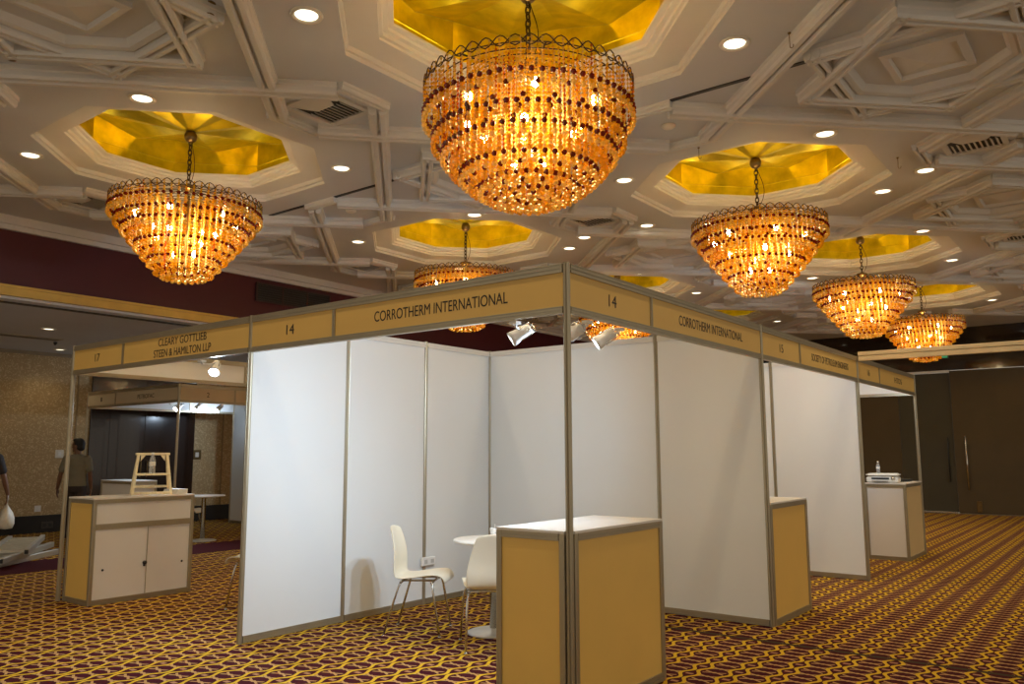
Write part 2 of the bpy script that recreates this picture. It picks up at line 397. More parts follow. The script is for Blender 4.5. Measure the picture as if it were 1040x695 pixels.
# ------------------------------------------------------------------ ceiling domes and mouldings
def ring8(mb, prof, cx=0, cy=0):
    """octagonal ring surface through (apothem, z) points"""
    vs = []
    for r, z in prof: vs += [(x, y, z) for x, y in octo(r, cx, cy)]
    fs = []
    for k in range(len(prof)-1):
        for i in range(8): fs.append((k*8+i, k*8+(i+1) % 8, (k+1)*8+(i+1) % 8, (k+1)*8+i))
    mb.add(vs, fs)
def make_dome():
    o = struct(empty('dome_ceiling'))
    a = MB()
    ring8(a, [(R1,HC-0.001),(R1,HC+0.03),(R1-0.02,HC+0.035),(R1-0.02,HC+0.075),(R2+0.015,HC+0.08),(R2+0.015,HC+0.10),(R2-0.01,HC+0.105),(R2-0.01,HC+0.135),(R2-0.045,HC+0.14),
              (R2-0.045,HC+0.165),(R3,HC+0.17),(R3,HC+0.19),(R3+0.17,HC+0.19)])
    fixn(a.build('stepped_moulding', M['moulding'], o))
    b = MB(); ring8(b, [(R3+0.17,HC+0.17),(R3+0.17,HC+0.345),(R3+0.164,HC+0.35),(R3+0.164,HC+0.355),(R3+0.17,HC+0.36),(R3+0.17,HC+0.62)])
    fixn(b.build('gold_recess', M['gold'], o))
    # folded sunburst ceiling: eight ridges running from the cup out to the recess walls
    b = MB(); vs = []; fs = []; n = 16; RO = R3+0.168
    for i in range(n):
        t = 2*PI*i/n; ro = RO/math.cos(PI/8) if i % 2 else RO
        vs += [(0.045*math.cos(t), 0.045*math.sin(t), HC+0.30), (ro*math.cos(t), ro*math.sin(t), HC+(0.615 if i % 2 else 0.50))]
    for i in range(n):
        j = (i+1) % n; fs.append((2*i, 2*j, 2*j+1, 2*i+1))
    b.add(vs, fs); fixn(b.build('sunburst_panel', M['gold'], o))
    return o
dome0 = make_dome()
def cove(parent, kind):
    a = MB(); ring8(a, [(R3+0.045,HC+0.185),(R3+0.075,HC+0.20),(R3+0.10,HC+0.185)])
    return a.build('cove_light', M['covestrip'][kind], parent)
COVES = {(0,1):'mid', (0,2):'bright', (0,3):None, (0,4):'mid', (1,1):'low', (1,2):'bright', (1,3):'mid', (1,4):'mid'}
first = True
for (i, j), k in COVES.items():
    o = dome0 if first else copy_tree(dome0); first = False
    o.location = (DX[i], DY[j], 0)
    if k: cove(o, k)

def star(cx, cy):
    o = struct(empty('star_moulding', (cx, cy, 0)))
    a = MB(); v = [(0.86,0),(0,0.86),(-0.86,0),(0,-0.86)]
    for i in range(4):
        p, q = Vector(v[i]), Vector(v[(i+1) % 4]); d = (q-p).normalized()*0.05
        a.bar(p-d, q+d, 0.13, 0.115, HC)
    fixn(a.build('diamond_frame', M['moulding'], o))
    a = MB(); s = 0.61; v = [(s,-s),(s,s),(-s,s),(-s,-s)]
    for i in range(4):
        p, q = Vector(v[i]), Vector(v[(i+1) % 4]); d = (q-p).normalized()*0.06
        a.bar(p-d, q+d, 0.13, 0.10, HC)
    fixn(a.build('square_frame', M['moulding'], o))
    a = MB(); ring8(a, [(0.555,HC),(0.555,HC-0.05),(0.535,HC-0.06),(0.50,HC-0.05),(0.48,HC-0.02),(0.47,HC)])
    fixn(a.build('octagon_bead', M['moulding'], o))
    a = MB(); h = 0.27
    sq = lambda r, z: [(r,-r,z),(r,r,z),(-r,r,z),(-r,-r,z)]
    vs = sq(h,HC)+sq(h,HC-0.035)+sq(h-0.05,HC-0.045)+sq(h-0.06,HC-0.012)+[(0,0,HC-0.055)]
    fs = []
    for k in range(3):
        for i in range(4): fs.append((k*4+i, k*4+(i+1) % 4, (k+1)*4+(i+1) % 4, (k+1)*4+i))
    fs += [(12+i, 12+(i+1) % 4, 16) for i in range(4)]
    a.add(vs, fs); fixn(a.build('pyramid_panel', M['moulding'], o))
    return o
SX = [-6.655, -2.555, 1.545]; SY = [-1.73, 2.39, 6.51, 10.63, 14.75]
s0 = None
for x in SX:
    for y in SY:
        if x < -6: # half stars cut by the soffit would not fit, the border field stays plain
            continue
        if s0 is None: s0 = star(x, y)
        else: c = copy_tree(s0); c.location = (x, y, 0)
# left column of stars, seen near the maroon wall
for y in SY:
    c = copy_tree(s0); c.location = (-6.655, y, 0)
# diagonal beams: four per star, running into the small octagons between the domes
K, EXT = 1.48, 0.37
bn = 0
for x in SX:
    for y in SY:
        o = struct(empty('beam_moulding', (x, y, 0)))
        a = MB(); vv = [(K,0),(0,K),(-K,0),(0,-K)]
        for i in range(4):
            p, q = Vector(vv[i]), Vector(vv[(i+1) % 4]); d = (q-p).normalized()*EXT*1.414
            if x < -6:   # keep the beams off the soffit wall
                if i in (1, 2):
                    if i == 1: a.bar(p-d, p+(q-p)*0.93, 0.17, 0.09+0.006*(i % 2), HC)
                    else: a.bar(q+d, q+(p-q)*0.93, 0.17, 0.09+0.006*(i % 2), HC)
                    continue
            a.bar(p-d, q+d, 0.17, 0.09+0.006*(i % 2), HC)
        fixn(a.build('beam', M['moulding'], o))
# small octagon frames: along x between domes hold vents, along y hold detectors
VN = [(x, y) for x in (-6.655, -2.555, 1.545) for y in DY[1:]]
DN = [(x, y) for x in DX[:2] for y in (2.39, 6.51, 10.63)]
def node_frame(x, y, rz):
    o = struct(empty('octagon_moulding', (x, y, 0), rz)); a = MB()
    for s in (-1, 1):
        a.bar((s*0.43,-0.25), (s*0.43,0.25), 0.10, 0.06, HC)
    fixn(a.build('side_bar', M['moulding'], o))
for x, y in VN: node_frame(x, y, 0)
for x, y in DN: node_frame(x, y, PI/2)
# divider track slot in the main ceiling
tr = MB()
for x0, x1 in ((-7.9,-7.6),(-5.75,-3.20),(-1.60,0.98),(2.6,5.0)):
    tr.box(x0, x1, 1.915, 1.955, HC-0.008, HC+0.002)
struct(tr.build('trim_7', M['black']))

# ------------------------------------------------------------------ chandeliers
TOPZ = HC + 0.62
def ico(r):
    t = (1+5**.5)/2; s = r/math.sqrt(1+t*t)
    v = [(-1,t,0),(1,t,0),(-1,-t,0),(1,-t,0),(0,-1,t),(0,1,t),(0,-1,-t),(0,1,-t),(t,0,-1),(t,0,1),(-t,0,-1),(-t,0,1)]
    f = [(0,11,5),(0,5,1),(0,1,7),(0,7,10),(0,10,11),(1,5,9),(5,11,4),(11,10,2),(10,7,6),(7,1,8),(3,9,4),(3,4,2),(3,2,6),(3,6,8),(3,8,9),(4,9,5),(2,4,11),(6,2,10),(8,6,7),(9,8,1)]
    return [(a*s,b*s,c*s) for a, b, c in v], f
def octa(r, h):
    return [(0,0,h),(r,0,0),(0,r,0),(-r,0,0),(0,-r,0),(0,0,-h)], [(0,1,2),(0,2,3),(0,3,4),(0,4,1),(5,2,1),(5,3,2),(5,4,3),(5,1,4)]
def make_chandelier(full):
    root = empty('chandelier', (0,0,TOPZ))
    L = lambda z: z-TOPZ
    # ball and cup under the folded sunburst
    a = MB(); a.ball((0,0,L(4.50)), 0.062, 16, 10); a.lathe([(0.03,L(4.545)),(0.07,L(4.56)),(0.05,L(4.585)),(0.02,L(4.62)),(0.02,L(4.86))], 16)
    a.build('ceiling_cup', M['brass'], root)
    a = MB(); zz = 4.44; k = 0
    while zz > 4.03:
        r = 0.018; pts = []
        for i in range(10):
            t = 2*PI*i/10; x, z = r*math.cos(t), 0.034*math.sin(t)
            pts.append((x, 0, L(zz)+z) if k % 2 else (0, x, L(zz)+z))
        a.tube(pts, 0.0062, 6, closed=True); zz -= 0.050; k += 1
    a.build('chain', M['wire'], root)
    a = MB(); pts = []
    for i in range(15):
        t = i/14; pts.append((0.006+0.075*math.sin(PI*t)*(0.4+t), 0.01, L(4.46-0.46*t)))
    a.tube(pts, 0.0035, 5); a.build('power_cord', M['wire'], root)
    a = MB(); a.lathe([(0.012,L(4.03)),(0.03,L(4.01)),(0.075,L(4.0)),(0.08,L(3.985)),(0.05,L(3.965)),(0.028,L(3.94)),(0.022,L(3.90)),(0.018,L(3.2)),(0.03,L(3.18)),(0.0001,L(3.16))], 16)
    a.build('central_stem', M['brass'], root)
    a = MB()
    for i in range(8):
        t = 2*PI*i/8; c, s = math.cos(t), math.sin(t)
        a.tube([(0.03*c,0.03*s,L(3.96)),(0.25*c,0.25*s,L(3.90)),(0.50*c,0.50*s,L(3.83)),(0.685*c,0.685*s,L(3.80))], 0.006, 5)
    a.build('spoke_frame', M['wire'], root)
    a = MB(); N = 24
    for ph in (0, PI):
        pts = []
        for i in range(N*8):
            t = 2*PI*i/(N*8); pts.append((0.692*math.cos(t), 0.692*math.sin(t), L(3.815)+0.034*math.cos(N*t/1.0+ph)))
        a.tube(pts, 0.0042, 5, closed=True)
    for r in (0.692, 0.615, 0.54, 0.465, 0.39, 0.315, 0.24):
        a.tube([(r*math.cos(2*PI*i/48), r*math.sin(2*PI*i/48), L(3.80)) for i in range(48)], 0.004, 4, closed=True)
    a.build('scalloped_rim', M['wire'], root)
    am, cl, rb, ra = MB(), MB(), MB(), MB()
    ob = octa(0.0105, 0.0150); big = ico(0.0195); mid = ico(0.0150)
    rnd = random.Random(3)
    for k in range(11):
        r = 0.69-0.0615*k
        if r < 0.06: r = 0.06
        if full: d = 0.15+0.64*(max(0, 1-(r/0.70)**2))**0.62
        else: d = 0.13+0.58*min(1, max(0, (1-r/0.69)/0.67))**0.9 + (0.02 if r < 0.12 else 0)
        z0, z1 = 3.80, 3.80-d
        ns = max(8, int(2*PI*r/0.062))
        for i in range(ns):
            t = 2*PI*(i+0.5*(k % 2))/ns; x, y = r*math.cos(t), r*math.sin(t)
            kind = rnd.random(); z = z0+0.03; z1 = z0-d+rnd.uniform(-0.004, 0.004)
            while z > z1+0.07:
                tgt = (am if kind < 0.50 else (cl if kind < 0.86 else ra))
                if rnd.random() < 0.12: tgt = cl if tgt is am else am
                tgt.add([(x+p[0],y+p[1],L(z)+p[2]) for p in ob[0]], ob[1]); z -= 0.0285
            # the tail: dark bead, then bigger amber drops
            for q, (mb, bd) in enumerate(((rb if k % 2 == 0 or k < 2 or (k > 4 and i % 2) else am, big), (cl if (i+k) % 3 == 0 else am, mid), (am if k % 2 else cl, big))):
                zz = z1+0.056-0.032*q
                mb.add([(x+p[0],y+p[1],L(zz)+p[2]) for p in bd[0]], bd[1])
            if k < 5 and d > 0.28 and i % 3 == 0:
                zz = z0-d*0.55
                rb.add([(x*1.004+p[0],y*1.004+p[1],L(zz)+p[2]) for p in big[0]], big[1])
    for mb, nm, m in ((am,'amber_bead_curtain','amber'),(cl,'honey_bead_curtain','clear'),(ra,'red_amber_bead_curtain','redamber'),(rb,'dark_red_bead_rows','rubybead')):
        o = mb.build(nm, M[m], root); o['kind'] = 'stuff'
    bm_ = None
    for i in range(12):
        rad, z, nn = (0.46, 3.66, 6) if i < 6 else ((0.30, 3.50, 4) if i < 10 else (0.10, 3.32, 2))
        t = 2*PI*(i % nn if i < 6 else (i-6) % nn)/nn + 0.35*(i//6) + 0.2
        p = (rad*math.cos(t), rad*math.sin(t), L(z))
        if bm_ is None:
            b = MB(); b.ball((0,0,0), 0.024, 10, 7, (1,1,1.35)); bm_ = b.build('bulb', M['bulb'], root, p)
        else:
            c = bm_.copy(); COL.objects.link(c); c.location = p
    light('bulb_glow', 'POINT', CHAND_W, CHAND_C, root, (0,0,L(3.55)), size=0.24)
    return root
CG = 'crystal chandeliers under the gilded ceiling domes'
CL = {(1,1): 'largest bowl-shaped amber chandelier hanging nearest, at top centre of the picture',
      (0,1): 'amber bead chandelier in front of the maroon wall band, left of the largest one',
      (0,2): 'amber chandelier half hidden behind the fascia board above the name CORROTHERM INTERNATIONAL',
      (0,3): 'amber chandelier seen only through the open top of booth 14 beside its spotlights',
      (1,2): 'amber bead chandelier right of the largest one, under a bright yellow dome',
      (1,3): 'amber chandelier on a short chain from a dim dome, partly covering the farthest lit one',
      (1,4): 'farthest amber chandelier at right, its tip cut by the pale cross beam'}
cb = make_chandelier(True); cc = make_chandelier(False); usedc = False
for (i, j), lb in CL.items():
    if (i, j) == (1, 1): o = cb
    elif not usedc: o = cc; usedc = True
    else: o = copy_tree(cc)
    o.location = (DX[i], DY[j], TOPZ); tag(o, lb, 'chandelier', CG)

# ------------------------------------------------------------------ downlights, vents, detectors, hooks
def make_downlight():
    r = empty('recessed_downlight')
    a = MB(); a.lathe([(0.072,0.0),(0.075,-0.006),(0.088,-0.014),(0.102,-0.012),(0.108,0.0)], 24); fixn(a.build('trim_ring', M['lensring'], r))
    a = MB(); a.lathe([(0.074,-0.003),(0.05,-0.005),(0.0001,-0.006)], 24, caps=False); a.build('lens', M['lens'], r)
    light('lamp', 'SPOT', DOWN_W, DOWN_C, r, (0,0,-0.03), 0.05, (0,0,0), math.radians(130), 0.7)
    return r
dl0 = make_downlight(); dn = 0
dspots = []
for i, x in enumerate(Xn):
    for j, y in enumerate(Yn):
        if y > 16: continue
        dspots.append((x, y, HC))
dspots += [(1.03,5.03,HC), (-2.17,5.11,HC), (-3.10,5.11,HC), (-10.27,1.51,LOWZ), (-12.72,2.75,LOWZ), (-10.27,-0.9,LOWZ), (-10.27,4.9,LOWZ)]
DLAB = {(0,1): 'round lit downlight right of the largest chandelier, nearest the top right of the picture',
        (0,2): 'round lit downlight between the bright dome at right and the star panel at top right',
        (0,3): 'round lit downlight directly right of the bright yellow dome',
        (0,4): 'round lit downlight right of the dim dome with the short-chained chandelier',
        (0,5): 'round lit downlight just beyond the dim dome, third from the end of the right row',
        (0,6): 'round lit downlight near the far end of the ceiling, second from last at right',
        (0,7): 'smallest round downlight by the far dark soffit at right',
        (1,0): 'largest round lit downlight at the top, between the long beam and the largest dome',
        (1,2): 'round lit downlight just right of the tip of the largest chandelier',
        (2,0): 'round lit downlight above the gilded dome at left',
        (2,1): 'round lit downlight right of the left gilded dome, under the square vent',
        (2,2): 'round lit downlight directly behind the bright dome above CORROTHERM INTERNATIONAL',
        (2,3): 'small round downlight just above the corner post of booth 14',
        (3,0): 'round lit downlight at the far left above the maroon wall',
        (3,2): 'round lit downlight between the left dome and the dome behind it, by the small octagon'}
EXTRA = ['round lit downlight just below the large vent at the right edge',
         'small round downlight between the bright dome at right and the central vent', 'small round downlight below the central ceiling vent',
         'lit downlight in the lower left ceiling nearest the gilt trim', 'lit downlight in the lower left ceiling nearest the wallpaper',
         'downlight in the lower left ceiling outside the picture at left', 'downlight in the lower left ceiling behind booth 17']
first = True
for q, p in enumerate(dspots):
    o = dl0 if first else copy_tree(dl0); first = False
    o.location = p
    if p[2] < HC:
        for ch in o.children:
            if ch.type == 'LIGHT': ch.data = ch.data.copy(); ch.data.energy = 12
    if q >= len(dspots)-7: tag(o, EXTRA[q-(len(dspots)-7)], 'ceiling light', 'recessed ceiling downlights')
    else:
        i = min(range(4), key=lambda k: abs(Xn[k]-p[0])); j = min(range(9), key=lambda k: abs(Yn[k]-p[1]))
        lb = DLAB.get((i, j))
        rown = ['right', 'second-from-right', 'third-from-right', 'leftmost'][i]
        nth = ['first','second','third','fourth','fifth','sixth','seventh','eighth','ninth'][j]
        lb = lb or 'round downlight, %s from the front in the %s ceiling row' % (nth, rown)
        tag(o, lb, 'ceiling light', 'recessed ceiling downlights')
def make_vent():
    r = empty('ceiling_vent'); a = MB()
    for s in (-1, 1):
        a.box(s*0.235-0.025, s*0.235+0.025, -0.26, 0.26, -0.022, 0.0); a.box(-0.21, 0.21, s*0.235-0.025, s*0.235+0.025, -0.022, 0.0)
    a.build('frame', M['moulding'], r)
    MB().box(-0.21,0.21,-0.21,0.21,-0.004,0.002).build('dark_duct', M['black'], r)
    MB().prism([(-0.21,-0.21),(0.21,-0.21),(0.10,-0.02),(-0.10,-0.02)], -0.016, -0.005).build('deflector', M['moulding'], r)
    s0_ = None
    for k in range(9):
        x = -0.18+0.045*k
        if s0_ is None:
            b = MB(); b.add([(-0.012,-0.02,-0.006),(-0.004,-0.02,-0.006),(0.012,-0.02,-0.022),(0.004,-0.02,-0.022),(-0.012,0.21,-0.006),(-0.004,0.21,-0.006),(0.012,0.21,-0.022),(0.004,0.21,-0.022)],
                  [(0,1,2,3),(7,6,5,4),(0,4,5,1),(1,5,6,2),(2,6,7,3),(3,7,4,0)])
            s0_ = fixn(b.build('slat', M['moulding'], r, (x,0,0)))
        else:
            c = s0_.copy(); COL.objects.link(c); c.location = (x,0,0)
    return r
v0 = make_vent(); first = True
VLAB = {(-6.655,0.33): 'louvred ceiling vent by the maroon wall, left of the left chandelier',
        (-2.555,0.33): 'large louvred ceiling vent between the left dome and the largest dome',
        (-2.555,4.45): 'louvred ceiling vent above the corner post, between two rear domes',
        (1.545,4.45): 'large louvred ceiling vent right of the bright dome, at the right edge',
        (1.545,8.57): 'smaller louvred ceiling vent at the right edge, behind the large one',
        (-6.655,4.45): 'louvred ceiling vent by the maroon wall behind the left chandelier'}
for x, y in VN:
    if (x, y) not in VLAB: continue
    o = v0 if first else copy_tree(v0); first = False
    o.location = (x, y, HC); tag(o, VLAB[(x, y)], 'air vent', 'louvred vents in the main ceiling')
for x, y, lb in ((-0.505,2.39,'small round detector in the octagon between the largest and the bright dome'),
                 (-4.605,2.39,'small round detector in the octagon behind the left chandelier')):
    a = MB(); a.lathe([(0.062,0),(0.062,-0.012),(0.045,-0.026),(0.02,-0.030),(0.0001,-0.030)], 20); o = a.build('smoke_detector', M['lensring'], None, (x,y,HC)); tag(o, lb, 'smoke detector')
for x, y, lb in ((0.87,1.45,'thin wire hook hanging from the ceiling beam at upper right'),
                 (-0.52,3.04,'thin wire hook hanging in front of the bright yellow dome'),
                 (0.89,4.47,'thin wire hook hanging right of the bright yellow dome')):
    a = MB(); pts = [(0,0,0),(0,0,-0.09)]+[(0.012-0.012*math.cos(t),0,-0.10-0.012*math.sin(t)) for t in [PI*k/6 for k in range(7)]]+[(0.024,0,-0.09)]
    a.tube(pts, 0.003, 6); a.lathe([(0.012,0),(0.012,-0.005),(0.004,-0.012)], 10)
    tag(a.build('ceiling_hook', M['brass'], None, (x,y,HC)), lb, 'hook')
for x, y, lb in ((-3.53,-1.67,'brass sprinkler head left of the star panel at top left'), (-1.9,-1.16,'brass sprinkler head right of the star panel at the top edge')):
    a = MB(); a.lathe([(0.035,0),(0.035,-0.008),(0.012,-0.012),(0.010,-0.05),(0.006,-0.055),(0.006,-0.075),(0.028,-0.077),(0.028,-0.080),(0.0001,-0.08)], 14)
    tag(a.build('sprinkler_head', M['brass'], None, (x,y,HC)), lb, 'sprinkler')
# dark grille in the maroon wall band, slot diffuser in the lower ceiling
r = empty('wall_grille', (SOFX, 4.25, 3.88)); tag(r, 'dark wide grille in the maroon wall band above booth 14', 'air vent')
a = MB(); a.box(0,0.02,-0.72,0.72,-0.14,0.14); a.build('backing', M['black'], r)
a = MB()
for y in (-0.72,-0.24,0.24,0.70): a.box(0.018,0.03,y,y+0.025,-0.14,0.14)
for z in (-0.15,0.13): a.box(0.018,0.03,-0.72,0.725,z,z+0.02)
a.build('frame', mat('dark_grille_frame', (0.05,0.02,0.02), 0.5), r)
for k in range(7):
    z = -0.11+0.036*k
    MB().box(0.012,0.026,-0.70,0.70,z,z+0.006).build('slat', M['blackplastic'], r)
r = empty('slot_diffuser', (-11.4, 1.55, LOWZ), 0); tag(r, 'long slot air diffuser in the lower ceiling at left', 'air vent')
MB().box(-0.13,0.13,-0.62,0.62,-0.014,0).build('frame', mat('diffuser_paint', (0.42,0.38,0.32), 0.5), r)
MB().box(0.03,0.06,-0.58,0.58,-0.017,-0.010).build('slot', M['black'], r); MB().box(-0.06,-0.03,-0.58,0.58,-0.017,-0.010).build('slot', M['black'], r)
a = MB(); a.lathe([(0.03,0),(0.03,-0.02),(0.015,-0.05),(0.0001,-0.055)], 12); tag(a.build('ceiling_sensor', M['blackplastic'], None, (-11.75,2.25,LOWZ)), 'small dark sensor under the lower ceiling at left', 'sensor')

# ------------------------------------------------------------------ exhibition booths
H, HF = 2.51, 0.29
def post_mesh():
    a = MB(); R = 0.021; poly = []
    for k in range(8):
        t = 2*PI*k/8+PI/8
        t0, t1 = t-PI/8*0.55, t+PI/8*0.55
        poly += [(R*math.cos(t0), R*math.sin(t0)), (R*0.72*math.cos(t), R*0.72*math.sin(t)), (R*math.cos(t1), R*math.sin(t1))] if k % 2 == 0 else [(R*math.cos(t), R*math.sin(t))]
    a.prism(poly, 0, H); a.lathe([(0.019,H),(0.019,H+0.006),(0.0001,H+0.008)], 12)
    return a
p0 = None
PG = 'aluminium uprights of the booths'
def post(x, y, lb):
    global p0
    if p0 is None: o = p0 = post_mesh().build('booth_post', M['alu'])
    else: o = p0.copy(); COL.objects.link(o)
    o.location = (x, y, 0); tag(o, lb, 'post', PG)
def rail(mb, x0, x1, z0, z1, d=0.019):
    h = z1-z0
    mb.box(x0, x1, -d, d, z0, z0+h*0.30); mb.box(x0, x1, -d*0.72, d*0.72, z0+h*0.30, z0+h*0.45)
    mb.box(x0, x1, -d, d, z0+h*0.45, z0+h*0.80); mb.box(x0, x1, -d*0.72, d*0.72, z0+h*0.80, z0+h*0.86); mb.box(x0, x1, -d, d, z0+h*0.86, z1)
def text(body, width, height, parent, cx, cz, y, m=None):
    """lettering as a solid mesh: WIDTH x HEIGHT centred at (cx, cz), facing local -y"""
    cu = bpy.data.curves.new('lettering', 'FONT'); cu.body = body; cu.align_x = 'CENTER'; cu.size = 1; cu.extrude = 0.01; cu.space_line = 0.85
    t = bpy.data.objects.new('lettering_source', cu); COL.objects.link(t)
    bpy.context.view_layer.update(); dg = bpy.context.evaluated_depsgraph_get()
    me = bpy.data.meshes.new_from_object(t.evaluated_get(dg))
    bpy.data.objects.remove(t, do_unlink=True); bpy.data.curves.remove(cu)
    xs = [v.co.x for v in me.vertices]; ys = [v.co.y for v in me.vertices]
    sx = width/(max(xs)-min(xs)); sy = height/(max(ys)-min(ys)); mx = (max(xs)+min(xs))/2; my = (max(ys)+min(ys))/2
    for v in me.vertices:
        x, z, d = (v.co.x-mx)*sx, (v.co.y-my)*sy, v.co.z
        v.co = (cx+x, y-0.0008-(d+0.01)*0.05, cz+z)
    me.materials.clear(); me.materials.append(m or M['letter'])
    o = bpy.data.objects.new('lettering', me); COL.objects.link(o); o.parent = parent
    bm = bmesh.new(); bm.from_mesh(me); bmesh.ops.recalc_face_normals(bm, faces=bm.faces); bm.to_mesh(me); bm.free()
    return o
def fascia(x, y, rz, num, name, wd, lb, L=3.0, ht=0.072, numw=None, bm='board'):
    r = empty('fascia_sign', (x, y, H-HF), rz); tag(r, lb, 'fascia sign', 'fascia signs along the booth tops')
    a = MB(); rail(a, 0.02, L-0.02, HF-0.052, HF); a.build('top_rail', M['alu'], r)
    a = MB(); rail(a, 0.02, L-0.02, 0.0, 0.040); a.build('bottom_rail', M['alu'], r)
    a = MB(); a.box(0.985, 1.015, -0.016, 0.016, 0.040, HF-0.052); a.box(0.995, 1.005, -0.019, 0.019, 0.040, HF-0.052); a.build('divider', M['alu'], r)
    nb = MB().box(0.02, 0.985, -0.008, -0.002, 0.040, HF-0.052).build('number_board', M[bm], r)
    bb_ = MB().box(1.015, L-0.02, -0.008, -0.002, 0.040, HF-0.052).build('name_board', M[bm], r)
    MB().box(0.02, L-0.02, -0.002, 0.006, 0.040, HF-0.052).build('white_back', M['white'], r)
    zc = 0.139
    if num: text(num, numw or 0.047*len(num), 0.075, nb, 0.50, zc, -0.008)
    if name:
        if '\n' in name:
            t1, t2 = name.split('\n')
            text(t1, wd[0], 0.068, bb_, 2.0, zc+0.052, -0.008); text(t2, wd[1], 0.068, bb_, 2.0, zc-0.046, -0.008)
        else: text(name, wd, ht, bb_, 2.0, zc, -0.008)
    return r
pan0 = None
def panel(x, y, rz, lb):
    global pan0
    if pan0 is None:
        r = pan0 = empty('partition_panel')
        MB().box(0.018, 0.982, -0.004, 0.004, 0.05, 2.46).build('sheet', M['white'], r)
        a = MB(); rail(a, 0.021, 0.979, 0.004, 0.055, 0.016); a.build('bottom_rail', M['alu'], r)
        a = MB(); rail(a, 0.021, 0.979, 2.455, 2.505, 0.018); a.build('top_rail', M['whiterail'], r)
    else: r = copy_tree(pan0)
    r.location = (x, y, 0); r.rotation_euler = (0, 0, rz); tag(r, lb, 'partition panel', 'white partition panels of the booths')
Q = PI/2
fascia(-3, 0, 0, '14', 'CORROTHERM INTERNATIONAL', 1.16, 'warm-lit fascia board reading 14 CORROTHERM INTERNATIONAL left of the corner post')
fascia(0, 0, Q, '14', 'CORROTHERM INTERNATIONAL', 1.16, 'warm-lit fascia board reading 14 CORROTHERM INTERNATIONAL right of the corner post')
fascia(-6, 0, 0, '17', 'CLEARY GOTTLIEB\nSTEEN & HAMILTON LLP', (0.76, 0.90), 'warm-lit fascia board reading 17 CLEARY GOTTLIEB STEEN & HAMILTON LLP')
fascia(0, 3, Q, '15', 'SOCIETY OF PETROLEUM ENGINEERS', 1.27, 'warm-lit fascia board numbered 15 with the name of a petroleum society')
fascia(0, 6, Q, '16', 'HTDS', 0.40, 'warm-lit fascia board above the farthest counter at right, its short name blurred')
fascia(0, 9, PI, None, None, None, 'white inner side of the end fascia closing the last booth at right')
fascia(-6, 3, -Q, None, None, None, 'end fascia of booth 17 showing its pale inner side above the opening')
fascia(-12.47, 3.19, 0, '1', 'PETROFAC', 0.53, 'grey-lit fascia board numbered 1 on the rear booth by the dark doors', bm='dimlit_board')
fascia(-9.47, 3.19, Q, '2', None, None, 'grey-lit fascia board numbered 2 on the rear booth, seen under sign 17', bm='dimlit_board')
fascia(-12.47, 6.19, -Q, None, None, None, 'white inner side of the rear booth back fascia above the dark doors')
post(0, 0, 'corner post of booth 14 running down to the nearest counter')
post(-3, 0, 'front post between booths 14 and 17, edging the first white panel')
post(-6, 0, 'end post of booth 17 beside the white cabinet counter with doors')
post(0, 3, 'front post between booths 14 and 15 at the small counter')
post(0, 6, 'front post where the pale cross beam meets the booth row')
post(0, 9, 'last post at the far right end of the booth row')
post(-3, 1, 'post between the first and second white panel of the left wall of booth 14')
post(-3, 2, 'post between the second and third white panel of the left wall of booth 14')
post(-3, 3, 'inner corner post at the back of booth 14')
post(-2, 3, 'post in the rear wall of booth 14 next to the hidden corner')
post(-1, 3, 'post in the rear wall of booth 14 at the panel nearest the aisle')
post(-1, 6, 'post inside booth 15 seen in the gap above the small counter')
post(-6, 3, 'rear post carrying the end fascia of booth 17')
post(-3, 9, 'rear post carrying the end fascia of the last booth')
post(-9.47, 3.19, 'corner post of the rear booth in front of the dark doors')
post(-12.47, 3.19, 'rear booth post behind the man in the grey T-shirt')
post(-12.47, 6.19, 'rear booth post at the far end of the patterned wallpaper')
post(-9.47, 6.19, 'rear booth post hidden behind the left wall of booth 14')
post(-11.47, 6.19, 'rear booth post beside the narrow white panel by the round table')
for k in range(3): panel(-3, k, Q, ['first white wall panel from the left, beside the front post of booth 14', 'second white wall panel from the left in booth 14, behind the side-on chair', 'third white wall panel in booth 14 ending at the inner corner'][k])
for k in range(3): panel(-3+k, 3, 0, ['rear white wall panel touching the inner corner of booth 14', 'rear white wall panel behind the corner post of booth 14', 'white wall panel at the aisle under the right CORROTHERM sign'][k])
panel(-1, 6, 0, 'white wall panel at the aisle behind the counter of booth 15'); panel(-2, 6, 0, 'narrow visible strip of white panel behind the post of booth 15')
panel(-12.47, 6.19, 0, 'narrow bluish white panel beyond the round table at left')
panel(-11.47, 6.19, 0, 'white rear booth panel hidden behind the left wall of booth 14')
r = MB(); r.rbox(0.03, 3.0, 5.975, 6.025, 2.515, 2.56, 0.003); r.rbox(0.03, 3.0, 5.98, 6.02, 2.455, 2.512, 0.003)
tag(r.build('cross_beam', mat('pale_beam_paint', (0.72, 0.60, 0.38), 0.4)), 'pale horizontal beam crossing the aisle at the upper right', 'beam')
post(3.025, 6, 'post outside the picture holding the far end of the cross beam')

